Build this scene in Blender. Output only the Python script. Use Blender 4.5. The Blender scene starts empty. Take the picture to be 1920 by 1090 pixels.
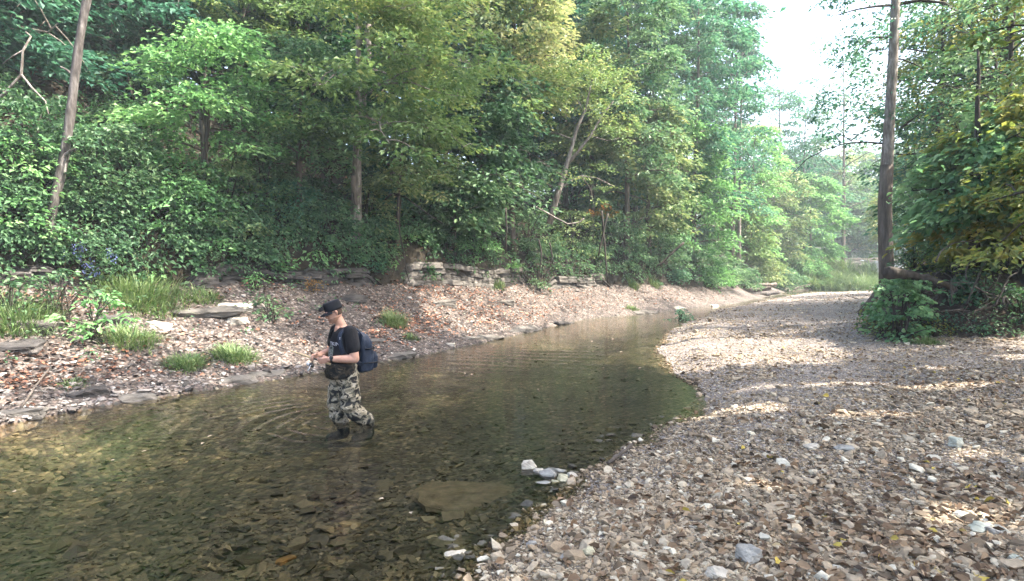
import bpy, bmesh, math, random
import numpy as np
from mathutils import Vector, Matrix

# ------------------------------------------------------------------ camera, world, sun, exposure
SC = bpy.context.scene
COL = SC.collection
F_PX, CAM_Z, PITCH = 1100.0, 1.95, math.radians(2.08)
cam_d = bpy.data.cameras.new('camera')
cam_d.sensor_width = 36.0
cam_d.lens = 36.0 * F_PX / 1920.0
cam_d.clip_start, cam_d.clip_end = 0.05, 2000.0
cam = bpy.data.objects.new('camera', cam_d)
COL.objects.link(cam)
cam.location = (0, 0, CAM_Z)
cam.rotation_euler = (math.pi / 2 - PITCH, 0, 0)
SC.camera = cam

SUN_EL = math.radians(56)
SUN_H = np.array([0.98, -0.18]); SUN_H /= np.linalg.norm(SUN_H)
SUN = np.array([SUN_H[0] * math.cos(SUN_EL), SUN_H[1] * math.cos(SUN_EL), math.sin(SUN_EL)])   # towards the sun
world = bpy.data.worlds.new('World'); SC.world = world
world.use_nodes = True
wn, wl = world.node_tree.nodes, world.node_tree.links
sky = wn.new('ShaderNodeTexSky'); sky.sky_type = 'NISHITA'; sky.sun_disc = False
sky.sun_elevation = SUN_EL
sky.sun_rotation = math.atan2(SUN_H[0], SUN_H[1])
sky.air_density, sky.dust_density, sky.ozone_density = 1.0, 5.0, 1.0
wl.new(sky.outputs[0], wn['Background'].inputs[0])
wn['Background'].inputs[1].default_value = 0.15
sun_d = bpy.data.lights.new('sun', 'SUN')
sun_d.energy, sun_d.angle, sun_d.color = 3.0, math.radians(0.53), (1.0, 0.93, 0.82)
sun = bpy.data.objects.new('sun', sun_d); COL.objects.link(sun)
sun.rotation_euler = Vector(SUN).to_track_quat('Z', 'Y').to_euler()
SC.view_settings.view_transform = 'Standard'
SC.view_settings.look = 'None'
SC.view_settings.gamma = 1.0
SC.view_settings.use_curve_mapping = False
SC.view_settings.exposure = 2.72
cy = SC.cycles
cy.max_bounces, cy.diffuse_bounces, cy.glossy_bounces = 6, 3, 2
cy.transmission_bounces, cy.transparent_max_bounces = 3, 10
cy.use_adaptive_sampling = True; cy.adaptive_threshold = 0.02
cy.caustics_reflective = cy.caustics_refractive = False
cy.sample_clamp_indirect = 6.0

# ------------------------------------------------------------------ helpers
def rs(seed): return np.random.default_rng(seed)

def ray(px, py):
    a, b = (px - 960) / F_PX, (545 - py) / F_PX
    c, s = math.cos(PITCH), math.sin(PITCH)
    return np.array([a, c + b * s, -s + b * c])

def at(px, py, z=0.0):                      # where a sight line meets the level z
    d = ray(px, py); t = (z - CAM_Z) / d[2]
    return np.array([d[0] * t, d[1] * t, z])

def far(px, py, Y):                         # the point of a sight line Y metres ahead
    d = ray(px, py); t = Y / d[1]
    return np.array([d[0] * t, Y, CAM_Z + d[2] * t])

def hash2(i, j, seed):
    v = np.sin(i * 127.1 + j * 311.7 + seed * 74.7) * 43758.5453
    return v - np.floor(v)

def vnoise(x, y, seed=0):
    x, y = np.asarray(x, float), np.asarray(y, float)
    i, j = np.floor(x), np.floor(y); u, v = x - i, y - j
    u, v = u * u * (3 - 2 * u), v * v * (3 - 2 * v)
    a, b = hash2(i, j, seed), hash2(i + 1, j, seed)
    c, d = hash2(i, j + 1, seed), hash2(i + 1, j + 1, seed)
    return (a * (1 - u) + b * u) * (1 - v) + (c * (1 - u) + d * u) * v - 0.5

def fbm(x, y, seed=0, o=3):
    r = 0; a = 1.0
    for k in range(o):
        r = r + a * vnoise(x * 2 ** k, y * 2 ** k, seed + k); a *= 0.5
    return r

def sstep(a, b, x):
    t = np.clip((np.asarray(x, float) - a) / (b - a), 0, 1); return t * t * (3 - 2 * t)

# ------------------------------------------------------------------ terrain
LW = np.array([(-7.2, -20), (-7.1, 3.0), (-6.35, 7.27), (-5.85, 8.25), (-4.27, 10.2), (-1.95, 13.4), (-0.3, 16.5),
               (2.67, 22.6), (7.0, 27.0), (12.4, 33), (17, 40), (21, 46), (26, 55), (36, 61), (60, 65), (120, 70)], float)
RW = np.array([(-0.6, -20), (-0.6, 2.5), (-0.37, 3.67), (0.09, 4.7), (0.66, 5.57), (1.3, 6.5), (2.2, 7.8), (2.97, 9.3), (2.95, 11.6),
               (3.3, 13.8), (4.9, 18.6), (6.8, 22.6), (10, 28.6), (13.2, 33), (18, 40), (22.5, 46), (29, 49), (42, 52), (60, 54), (120, 58)], float)
BK = np.array([(4.5, -20), (4.5, -3), (10.5, 2), (12.2, 9), (11.0, 12.2), (9.3, 12.9), (8.4, 13.4), (8.8, 15.0), (11.4, 18.2), (16.5, 26),
               (25, 38), (31, 44), (50, 47), (120, 50)], float)

def pdist(x, y, P):
    best = np.full(np.shape(x), 1e9); yy = np.zeros(np.shape(x))
    for (ax, ay), (bx, by) in zip(P[:-1], P[1:]):
        dx, dy = bx - ax, by - ay
        t = np.clip(((x - ax) * dx + (y - ay) * dy) / (dx * dx + dy * dy), 0, 1)
        d = np.hypot(x - ax - t * dx, y - ay - t * dy)
        m = d < best; best = np.where(m, d, best); yy = np.where(m, ay + t * dy, yy)
    return best, yy

def inpoly(x, y, P):
    r = np.zeros(np.shape(x), bool); n = len(P)
    for i in range(n):
        x1, y1 = P[i]; x2, y2 = P[(i + 1) % n]
        if y1 == y2: continue
        c = ((y1 > y) != (y2 > y)) & (x < (x2 - x1) * (y - y1) / (y2 - y1) + x1)
        r ^= c
    return r

WATER_POLY = np.vstack([LW, RW[::-1]])
LEFT_POLY = np.vstack([LW, [(120, 2000), (-2000, 2000), (-2000, -20)]])
BANK_POLY = np.vstack([BK, [(2000, 50), (2000, -20)]])

def shelf(yn): return np.interp(yn, [5, 10, 18, 30, 45], [4.6, 4.2, 3.5, 2.2, 1.6])
def ledge_z(yn): return np.interp(yn, [5, 10, 18, 30, 45], [1.75, 1.62, 1.42, 1.05, 0.6])
def hill_h(yn): return np.interp(yn, [6, 12, 18, 24, 32, 45, 60], [15, 13, 10.5, 7.0, 4.6, 3.0, 1.8])

def terrain(x, y):
    """height and zone: 0 creek bed, 1 gravel bar, 2 leafy shelf, 3 hillside, 4 right bank"""
    x, y = np.asarray(x, float), np.asarray(y, float)
    dl, yl = pdist(x, y, LW); dr, _ = pdist(x, y, RW); db, _ = pdist(x, y, BK)
    inw = inpoly(x, y, WATER_POLY); inl = inpoly(x, y, LEFT_POLY) & ~inw
    inb = inpoly(x, y, BANK_POLY) & ~inw & ~inl
    n1 = fbm(x * 0.5, y * 0.5, 3); n2 = fbm(x * 2.2, y * 2.2, 9)
    dm = np.minimum(dl, dr)
    z = np.zeros(x.shape); zone = np.ones(x.shape, int)
    bed = -0.02 - 0.24 * sstep(0, 1.6, dm) + 0.05 * n2 * sstep(0, .6, dm) + 0.05 * n1 * sstep(0, 1, dm)
    bed = bed - 0.30 * np.exp(-((x + 4.6) ** 2 / 3 + (y - 6.4) ** 2 / 2.0))
    # left shelf, ledge and slope
    W, zl, H = shelf(yl), ledge_z(yl), hill_h(yl)
    t = np.clip(dl / W, 0, 1)
    sh = 0.03 + zl * (0.65 * t + 0.35 * t * t) + (0.10 * n2 + 0.16 * n1) * sstep(0, 1.0, dl)
    up = np.maximum(dl - W, 0)
    hl = 0.75 * sstep(0, 0.35, up) + np.minimum(0.95 * up, H * (1 - np.exp(-0.95 * up / H)))
    hl = hl + sstep(0.3, 2, up) * (0.9 * n1 + 0.25 * n2)
    left = sh + hl
    # gravel
    hb = sstep(0, 9, dr)
    gr = -0.02 + 0.195 * sstep(0, 1.1, dr) + 0.05 * fbm(x * 1.6, y * 1.6, 14) * (1 - sstep(.2, 1.2, dr)) + 0.36 * hb + 0.05 * n1 * sstep(0, 2, dr) + 0.025 * n2 * sstep(0, .6, dr)
    bk = gr + 1.35 * sstep(0.0, 1.1, db) + 0.06 * np.minimum(db, 20) + 0.35 * n1 * sstep(.2, 1.5, db) + .2 * n2 * sstep(.2, .8, db)
    z = np.where(inw, bed, gr); zone = np.where(inw, 0, 1)
    z = np.where(inb, bk, z); zone = np.where(inb, 4, zone)
    z = np.where(inl, left, z); zone = np.where(inl, np.where(dl > W - 0.06, 3, 2), zone)
    return z, zone

def gz(x, y): return float(terrain(np.array([x]), np.array([y]))[0][0])

def hit(px, py, y0=3.0, y1=120.0):          # where a sight line meets the ground
    d = ray(px, py); t = np.arange(y0, y1, 0.03) / d[1]
    X, Y, Z = d[0] * t, d[1] * t, CAM_Z + d[2] * t
    z, _ = terrain(X, Y); m = np.nonzero(Z < z)[0]
    k = m[0] if len(m) else len(t) - 1
    return np.array([X[k], Y[k], z[k]])

def site(px, Y):
    x = (px - 960) / F_PX * Y; return np.array([x, Y, gz(x, Y)])

# ------------------------------------------------------------------ materials
def new_mat(name):
    m = bpy.data.materials.new(name); m.use_nodes = True
    nt = m.node_tree; return m, nt.nodes, nt.links, nt.nodes['Principled BSDF']

def ramp(n, stops, interp='LINEAR'):
    r = n.new('ShaderNodeValToRGB'); cr = r.color_ramp; cr.interpolation = interp
    while len(cr.elements) < len(stops): cr.elements.new(0.5)
    for e, (p, c) in zip(cr.elements, stops): e.position = p; e.color = (*c, 1)
    return r

def bump(n, l, src, b, strength=0.5, dist=0.02):
    k = n.new('ShaderNodeBump'); k.inputs['Strength'].default_value = strength; k.inputs['Distance'].default_value = dist
    l.new(src, k.inputs['Height']); l.new(k.outputs[0], b.inputs['Normal']); return k

def leaf_mat(name, c0, c1, c2, trans=0.35, rough=0.5):
    m, n, l, b = new_mat(name)
    a = n.new('ShaderNodeAttribute'); a.attribute_name = 'tint'
    r = ramp(n, [(0.0, c0), (0.5, c1), (1.0, c2)]); l.new(a.outputs['Fac'], r.inputs[0])
    l.new(r.outputs[0], b.inputs['Base Color']); b.inputs['Roughness'].default_value = rough
    b.inputs['Specular IOR Level'].default_value = 0.35
    t = n.new('ShaderNodeBsdfTranslucent'); mx = n.new('ShaderNodeMixShader'); mx.inputs[0].default_value = trans
    hs = n.new('ShaderNodeHueSaturation'); hs.inputs['Saturation'].default_value = 1.1; hs.inputs['Value'].default_value = 1.25
    hs.inputs['Hue'].default_value = 0.485
    l.new(r.outputs[0], hs.inputs['Color']); l.new(hs.outputs[0], t.inputs[0])
    l.new(b.outputs[0], mx.inputs[1]); l.new(t.outputs[0], mx.inputs[2])
    l.new(mx.outputs[0], n['Material Output'].inputs[0]); return m

def tint_mat(name, stops, rough=0.8, scale=25, var=0.5, bscale=60, bst=0.4, interp='LINEAR', spec=0.3):
    m, n, l, b = new_mat(name)
    a = n.new('ShaderNodeAttribute'); a.attribute_name = 'tint'
    r = ramp(n, stops, interp); l.new(a.outputs['Fac'], r.inputs[0])
    tc = n.new('ShaderNodeTexCoord'); no = n.new('ShaderNodeTexNoise'); no.inputs['Scale'].default_value = scale
    no.inputs['Detail'].default_value = 5; l.new(tc.outputs['Object'], no.inputs['Vector'])
    mr = n.new('ShaderNodeMapRange'); mr.inputs[3].default_value = 1 - var; mr.inputs[4].default_value = 1 + var
    mr.inputs[1].default_value = 0.25; mr.inputs[2].default_value = 0.75
    l.new(no.outputs[0], mr.inputs[0])
    mx = n.new('ShaderNodeVectorMath'); mx.operation = 'SCALE'
    l.new(r.outputs[0], mx.inputs[0]); l.new(mr.outputs[0], mx.inputs['Scale'])
    l.new(mx.outputs[0], b.inputs['Base Color']); b.inputs['Roughness'].default_value = rough
    b.inputs['Specular IOR Level'].default_value = spec
    n2 = n.new('ShaderNodeTexNoise'); n2.inputs['Scale'].default_value = bscale; n2.inputs['Detail'].default_value = 4
    l.new(tc.outputs['Object'], n2.inputs['Vector']); bump(n, l, n2.outputs[0], b, bst, 0.01)
    return m

def noise_mat(name, stops, scale=6, stretch=(1, 1, 1), rough=0.85, bst=0.6, bdist=0.02, detail=8, spec=0.3, coord='Object', dist=0.0):
    m, n, l, b = new_mat(name)
    tc = n.new('ShaderNodeTexCoord'); mp = n.new('ShaderNodeMapping'); mp.inputs['Scale'].default_value = stretch
    l.new(tc.outputs[coord], mp.inputs[0])
    no = n.new('ShaderNodeTexNoise'); no.inputs['Scale'].default_value = scale; no.inputs['Detail'].default_value = detail
    no.inputs['Roughness'].default_value = 0.65; no.inputs['Distortion'].default_value = dist
    l.new(mp.outputs[0], no.inputs['Vector'])
    r = ramp(n, stops); l.new(no.outputs[0], r.inputs[0]); l.new(r.outputs[0], b.inputs['Base Color'])
    b.inputs['Roughness'].default_value = rough; b.inputs['Specular IOR Level'].default_value = spec
    bump(n, l, no.outputs[0], b, bst, bdist); return m

def pebble_ground(name, cols, scale, rough=0.85, patch=None):
    """cells of many colours with dark gaps between them, and bump"""
    m, n, l, b = new_mat(name)
    tc = n.new('ShaderNodeTexCoord')
    mp = n.new('ShaderNodeMapping'); mp.inputs['Scale'].default_value = (1, 1, 0.3); l.new(tc.outputs['Object'], mp.inputs[0])
    v = n.new('ShaderNodeTexVoronoi'); v.inputs['Scale'].default_value = scale; l.new(mp.outputs[0], v.inputs['Vector'])
    sp = n.new('ShaderNodeSeparateColor'); l.new(v.outputs['Color'], sp.inputs[0])
    r = ramp(n, cols); l.new(sp.outputs[0], r.inputs[0])
    e = n.new('ShaderNodeMapRange'); e.inputs[1].default_value = 0.25; e.inputs[2].default_value = 0.75
    e.inputs[3].default_value = 1.0; e.inputs[4].default_value = 0.35; l.new(v.outputs['Distance'], e.inputs[0])
    no = n.new('ShaderNodeTexNoise'); no.inputs['Scale'].default_value = 0.7; no.inputs['Detail'].default_value = 6
    l.new(tc.outputs['Object'], no.inputs['Vector'])
    mr = n.new('ShaderNodeMapRange'); mr.inputs[1].default_value = 0.3; mr.inputs[2].default_value = 0.7
    mr.inputs[3].default_value = 0.7; mr.inputs[4].default_value = 1.25; l.new(no.outputs[0], mr.inputs[0])
    mu = n.new('ShaderNodeMath'); mu.operation = 'MULTIPLY'; l.new(e.outputs[0], mu.inputs[0]); l.new(mr.outputs[0], mu.inputs[1])
    mx = n.new('ShaderNodeVectorMath'); mx.operation = 'SCALE'; l.new(r.outputs[0], mx.inputs[0]); l.new(mu.outputs[0], mx.inputs['Scale'])
    l.new(mx.outputs[0], b.inputs['Base Color']); b.inputs['Roughness'].default_value = rough
    iv = n.new('ShaderNodeMath'); iv.operation = 'SUBTRACT'; iv.inputs[0].default_value = 1; l.new(v.outputs['Distance'], iv.inputs[1])
    bump(n, l, iv.outputs[0], b, 0.8, 0.02); return m

M = {}
M['leaf_dark'] = leaf_mat('dark green leaves', (0.019, 0.055, 0.029), (0.041, 0.107, 0.047), (0.096, 0.183, 0.075))
M['leaf_green'] = leaf_mat('green leaves', (.040, .092, .048), (.098, .20, .095), (.225, .33, .16))
M['leaf_bright'] = leaf_mat('bright green leaves', (0.072, 0.183, 0.072), (0.168, 0.354, 0.130), (0.336, 0.512, 0.221))
M['leaf_teal'] = leaf_mat('blue green leaves', (0.036, 0.104, 0.072), (0.072, 0.189, 0.117), (0.168, 0.305, 0.169))
M['leaf_broad'] = leaf_mat('broad pale leaves', (.08, .19, .085), (.17, .33, .15), (.32, .48, .24), .45)
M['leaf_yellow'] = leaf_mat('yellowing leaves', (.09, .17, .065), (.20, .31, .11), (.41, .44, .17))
M['leaf_pale'] = leaf_mat('pale yellow green leaves', (.09, .17, .07), (.21, .29, .12), (.42, .42, .20))
M['leaf_olive'] = leaf_mat('olive leaves', (.08, .13, .035), (.18, .24, .065), (.38, .34, .09), .45)
M['leaf_orange'] = leaf_mat('orange autumn leaves', (.10, .12, .03), (.30, .18, .04), (.45, .22, .06))
M['grass'] = leaf_mat('grass blades', (.055, .11, .035), (.12, .20, .07), (.27, .32, .15), .3)
M['bluebell'] = leaf_mat('blue flowers', (.10, .12, .30), (.15, .18, .38), (.22, .26, .46), .2)
M['bark'] = noise_mat('grey brown bark', [(.3, (.05, .04, .032)), (.55, (.14, .115, .095)), (.75, (.25, .215, .185))], 9, (1, 1, .18), .9, .9, .03)
M['bark_pale'] = noise_mat('pale bark', [(.3, (.09, .072, .06)), (.5, (.22, .19, .165)), (.68, (.44, .40, .365))], 11, (1, 1, .25), .9, .9, .03)
M['bark_dark'] = noise_mat('dark bark', [(.3, (.02, .017, .014)), (.6, (.06, .05, .04)), (.8, (.12, .10, .085))], 9, (1, 1, .2), .9, .9, .03)
M['bark_dead'] = noise_mat('weathered dead wood', [(.32, (.024, .021, .019)), (.48, (.075, .066, .06)), (.6, (.14, .127, .118)), (.72, (.33, .31, .29))], 11, (1, 1, .25), .9, .9, .03)
STONE = [(0, (.062, .045, .029)), (.2, (.145, .107, .069)), (.45, (.265, .20, .130)), (.7, (.39, .308, .212)), (.9, (.49, .42, .31)), (1, (.60, .54, .42))]
M['gravel'] = pebble_ground('gravel ground', [(0, (.10, .08, .07)), (.4, (.24, .20, .175)), (.8, (.38, .33, .29)), (1, (.5, .45, .4))], 34)
M['bed'] = pebble_ground('creek bed', [(0, (.023, .021, .015)), (.5, (.080, .071, .048)), (.85, (.14, .122, .083)), (1, (.23, .20, .15))], 16, .6)
M['shelf'] = pebble_ground('leafy bank', [(0, (.035, .026, .021)), (.4, (.10, .075, .06)), (.8, (.19, .145, .12)), (1, (.32, .28, .25))], 18)
M['soil'] = noise_mat('hillside soil', [(.3, (.012, .010, .007)), (.55, (.035, .028, .018)), (.8, (.075, .06, .04))], 5, (1, 1, 1), .95, .8, .05)
M['soil_bank'] = noise_mat('bank earth', [(.3, (.02, .015, .011)), (.55, (.06, .045, .033)), (.8, (.12, .095, .07))], 7, (1, 1, 2), .95, .9, .05)
M['stone'] = tint_mat('gravel stones', STONE, .8, 40, .25, 90, .3)
M['wet_stone'] = tint_mat('creek stones', [(0, (.02, .017, .012)), (.4, (.074, .065, .046)), (.75, (.135, .117, .082)), (.95, (.24, .21, .15)), (1, (.33, .29, .21))], .5, 30, .3, 80, .3)
M['bank_stone'] = tint_mat('bank stones', [(0, (.05, .045, .04)), (.4, (.16, .14, .125)), (.8, (.34, .31, .28)), (1, (.6, .57, .52))], .8, 30, .3, 80, .3)
M['litter'] = tint_mat('fallen leaves', [(0, (.055, .035, .027)), (.35, (.16, .095, .07)), (.7, (.42, .195, .115)), (.92, (.54, .34, .235)), (1, (.48, .45, .34))], .75, 20, .2, 50, .2)
M['dry_leaf'] = tint_mat('dry leaves on gravel', [(0, (.055, .038, .026)), (.4, (.17, .108, .064)), (.75, (.32, .22, .135)), (.97, (.44, .34, .23)), (1, (.5, .38, .08))], .75, 20, .2, 50, .2)
M['rock'] = noise_mat('grey layered rock', [(.3, (.035, .031, .027)), (.48, (.115, .104, .09)), (.62, (.165, .152, .135)), (.8, (.27, .25, .225))], 2.6, (1, 1, 5), .9, 1.0, .05)
M['rock_dark'] = noise_mat('dark rock', [(.3, (.02, .018, .016)), (.5, (.06, .054, .05)), (.75, (.15, .135, .125))], 2.6, (1, 1, 5), .85, 1.0, .05)  # darker tone of the layered rock
M['rock_pale'] = noise_mat('pale limestone', [(.3, (.26, .23, .185)), (.5, (.45, .405, .335)), (.75, (.62, .57, .48))], 5, (1, 1, 2), .85, .7, .02)
M['rock_cream'] = noise_mat('cream limestone', [(.3, (.36, .31, .19)), (.5, (.50, .45, .30)), (.75, (.62, .57, .42))], 6, (1, 1, 1), .8, .6, .02)
M['rock_grey'] = noise_mat('grey limestone', [(.3, (.16, .15, .135)), (.5, (.30, .285, .255)), (.75, (.44, .42, .37))], 6, (1, 1, 1), .8, .8, .02)
M['rock_green'] = noise_mat('greenish limestone', [(.3, (.24, .245, .195)), (.5, (.41, .415, .34)), (.75, (.57, .57, .48))], 6, (1, 1, 1), .7, .6, .02)
M['concrete'] = noise_mat('bridge concrete', [(.3, (.30, .29, .28)), (.6, (.48, .47, .46)), (.8, (.6, .59, .58))], 3, (1, 1, .4), .9, .3, .01)
M['galv'] = noise_mat('galvanised steel', [(.3, (.40, .43, .48)), (.7, (.55, .58, .63))], 4, (1, 1, 1), .45, .1, .01)
M['asphalt'] = noise_mat('asphalt', [(.3, (.04, .04, .04)), (.7, (.07, .07, .07))], 20, (1, 1, 1), .9, .3, .01)

# ------------------------------------------------------------------ mesh building
def mesh_obj(name, V, F, mat, parent=None, tint=None, smooth=False, link=True):
    """V (n,3); F list of int arrays (m,3) or (m,4)"""
    V = np.ascontiguousarray(V, np.float32)
    if not isinstance(F, list): F = [F]
    F = [np.asarray(f, np.int32) for f in F if len(f)]
    me = bpy.data.meshes.new(name)
    me.vertices.add(len(V)); me.vertices.foreach_set('co', V.ravel())
    loops = np.concatenate([f.ravel() for f in F]); sizes = np.concatenate([np.full(len(f), f.shape[1], np.int32) for f in F])
    starts = np.concatenate([[0], np.cumsum(sizes)[:-1]]).astype(np.int32)
    me.loops.add(len(loops)); me.loops.foreach_set('vertex_index', loops)
    me.polygons.add(len(sizes)); me.polygons.foreach_set('loop_start', starts)
    try: me.polygons.foreach_set('loop_total', sizes)
    except Exception: pass
    me.polygons.foreach_set('use_smooth', np.full(len(sizes), bool(smooth)))
    if tint is not None:
        a = me.attributes.new('tint', 'FLOAT', 'FACE'); a.data.foreach_set('value', np.ascontiguousarray(tint, np.float32))
    me.update(calc_edges=True)
    me.materials.append(mat)
    o = bpy.data.objects.new(name, me)
    if link: COL.objects.link(o)
    if parent is not None: o.parent = parent
    return o

def tag(o, label=None, cat=None, group=None, kind=None):
    if label: o['label'] = label
    if cat: o['category'] = cat
    if group: o['group'] = group
    if kind or cat: o['kind'] = kind or 'thing'
    return o

def empty(name, loc, label, cat, group=None, rz=0.0):
    o = bpy.data.objects.new(name, None); COL.objects.link(o)
    o.empty_display_size = 0.2
    o.location = [float(v) for v in loc]; o.rotation_euler = (0, 0, rz)
    return tag(o, label, cat, group)

class Acc:                                  # collects shapes that become one mesh
    def __init__(s): s.V, s.Q, s.T, s.n = [], [], [], 0
    def add(s, V, Q=None, T=None):
        V = np.asarray(V, float).reshape(-1, 3)
        if Q is not None and len(Q): s.Q.append(np.asarray(Q, int) + s.n)
        if T is not None and len(T): s.T.append(np.asarray(T, int) + s.n)
        s.V.append(V); s.n += len(V)
    def build(s, name, mat, parent=None, smooth=True):
        F = []
        if s.Q: F.append(np.vstack(s.Q))
        if s.T: F.append(np.vstack(s.T))
        return mesh_obj(name, np.vstack(s.V), F, mat, parent, None, smooth)
    def tube(s, P, R, k=7, cap=True):
        P = np.asarray(P, float); R = np.broadcast_to(np.asarray(R, float), (len(P),)).copy()
        T = np.gradient(P, axis=0); T /= np.linalg.norm(T, axis=1)[:, None] + 1e-9
        ref = np.array([1, 0, 0.]) if abs(T[0][0]) < .8 else np.array([0, 1, 0.])
        U = ref - (T @ ref)[:, None] * T; U /= np.linalg.norm(U, axis=1)[:, None] + 1e-9
        W = np.cross(T, U); a = np.linspace(0, 2 * math.pi, k, endpoint=False)
        V = P[:, None] + R[:, None, None] * (np.cos(a)[None, :, None] * U[:, None] + np.sin(a)[None, :, None] * W[:, None])
        m = len(P); i = np.arange(m - 1)[:, None] * k + np.arange(k)[None]; j = np.arange(m - 1)[:, None] * k + (np.arange(k) + 1)[None] % k
        Q = np.stack([i, j, j + k, i + k], -1).reshape(-1, 4); V = V.reshape(-1, 3); T3 = []
        if cap:
            V = np.vstack([V, P[0], P[-1]]); c0, c1 = m * k, m * k + 1
            for q in range(k):
                T3.append((c0, (q + 1) % k, q)); T3.append((c1, (m - 1) * k + q, (m - 1) * k + (q + 1) % k))
        s.add(V, Q, T3)
    def box(s, c, size, R=None):
        x, y, z = np.asarray(size) / 2
        V = np.array([(a, b, d) for a in (-x, x) for b in (-y, y) for d in (-z, z)])
        if R is not None: V = V @ np.asarray(R).T
        s.add(V + np.asarray(c), [(0, 1, 3, 2), (4, 6, 7, 5), (0, 4, 5, 1), (2, 3, 7, 6), (0, 2, 6, 4), (1, 5, 7, 3)])

def unit(v): return v / (np.linalg.norm(v, axis=-1, keepdims=True) + 1e-9)

def leaf_faces(C, D, N, L, wr=0.55, big=False, fold=0.18):
    """leaf blades: C centre, D direction, N normal, L length"""
    D = unit(D); S = unit(np.cross(N, D)); N = np.cross(D, S); n = len(C); L = L[:, None]
    if not big:
        V = np.stack([C - D * L * .5, C + S * L * wr * .5 + N * L * fold - D * L * .06, C + D * L * .5, C - S * L * wr * .5 + N * L * fold - D * L * .06], 1)
        Q = np.arange(n * 4).reshape(n, 4); return V.reshape(-1, 3), Q, 1
    w = wr * .5
    V = np.stack([C - D * L * .5, C - D * L * .22 + S * L * w * .95 + N * L * fold * .8, C + D * L * .15 + S * L * w * .85 + N * L * fold * .6,
                  C + D * L * .5 - N * L * .12, C + D * L * .15 - S * L * w * .85 + N * L * fold * .6, C - D * L * .22 - S * L * w * .95 + N * L * fold * .8], 1)
    b = np.arange(n)[:, None] * 6
    Q = np.concatenate([b + np.array([[0, 1, 2, 3]]), b + np.array([[0, 3, 4, 5]])], 1).reshape(-1, 4)
    return V.reshape(-1, 3), Q, 2

# sun patches on the ground (x, y, radii): crowns standing between them and the sun are open there
PATCH = [(4.7, 13.4, 2.3, 3.0), (6.6, 19.0, 3.2, 4.4), (12.5, 27, 5, 7), (0.0, 20.5, 4.5, 3.6), (-0.4, 17.0, 2.6, 1.6), (5, 25, 5, 3), (20, 40, 14, 10),
         (-4.9, 11.6, 1.5, .9), (3.0, 7.4, .8, .35), (4.3, 6.9, .55, .22), (5.6, 6.0, .3, .14), (4.2, 5.3, .35, .16), (3.1, 3.9, .28, .2), (7.6, 7.6, .8, .3), (2.0, 4.6, .2, .1),
         (6.3, 8.3, .8, .25), (4.6, 8.8, 1.2, .3), (-6.8, 11.2, 1.6, .6), (-5.6, 7.2, .9, .3), (8.8, 10.2, .6, .25), (7.0, 9.6, .5, .2)]
def sunlit(C):
    t = (C[:, 2] - 0.3) / SUN[2]
    gx, gy = C[:, 0] - SUN[0] * t, C[:, 1] - SUN[1] * t
    k = np.zeros(len(C), bool)
    wob = 1 + 0.5 * fbm(gx * 1.1, gy * 1.1, 31)
    for x, y, a, b in PATCH: k |= ((gx - x) / a) ** 2 + ((gy - y) / b) ** 2 < wob
    return k

def foliage(name, sprays, mat, parent, rng, leaf=.13, dens=90, tbias=0.0, tz=0.0, flat=.45, droop=.35, big=False, wr=.55, cull=False, origin=None):
    """sprays rows: x y z radius dx dy dz ; each is a shallow drooping fan of leaves"""
    S = np.asarray(sprays, float)
    cnt = np.maximum(4, (dens * S[:, 3] ** 2 * 3).astype(int))
    idx = np.repeat(np.arange(len(S)), cnt); n = len(idx)
    c, r, dr = S[idx, :3], S[idx, 3], S[idx, 4:7]
    a = rng.uniform(0, 2 * math.pi, n); q = np.sqrt(rng.uniform(0, 1, n))
    ragged = 1 + .35 * np.sin(a * 3 + S[idx, 0] * 9) + rng.normal(0, .15, n)
    off = np.stack([np.cos(a) * q * r * ragged, np.sin(a) * q * r * ragged, np.zeros(n)], 1)
    lat = unit(np.stack([-dr[:, 1], dr[:, 0], np.zeros(n)], 1))
    al = (off * unit(np.stack([dr[:, 0], dr[:, 1], np.zeros(n)], 1))).sum(1)
    tilt = (hash2(S[idx, 0] * 7, S[idx, 1] * 7, 5) - .3) * .9
    off[:, 2] = -droop * (q * r) ** 2 / r - al * tilt * .6 + rng.normal(0, .03 + .07 * r, n)
    C = c + off
    D = unit(off) * .8 + unit(dr) * .6 + rng.normal(0, .45, (n, 3)); D[:, 2] = D[:, 2] * .5 - .25
    N = np.stack([rng.normal(0, flat, n), rng.normal(0, flat, n), np.ones(n)], 1) + unit(off) * .25
    L = leaf * rng.uniform(.6, 1.25, n)
    stint = rng.uniform(-.22, .22, len(S))[idx]
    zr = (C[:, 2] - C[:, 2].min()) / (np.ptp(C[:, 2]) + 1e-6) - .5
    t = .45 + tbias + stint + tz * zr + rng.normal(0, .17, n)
    if cull:
        W = C + (np.asarray(origin) if origin is not None else 0)
        keep = ~(sunlit(W) & (rng.uniform(0, 1, n) < cull))
        C, D, N, L, t = C[keep], D[keep], N[keep], L[keep], t[keep]
    V, Q, k = leaf_faces(C, D, N, L, wr, big)
    return mesh_obj(name, V, Q, mat, parent, np.repeat(np.clip(t, 0, 1), k))

def bez(a, b, c, n):
    t = np.linspace(0, 1, n)[:, None]; return (1 - t) ** 2 * a + 2 * t * (1 - t) * b + t * t * c

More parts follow.
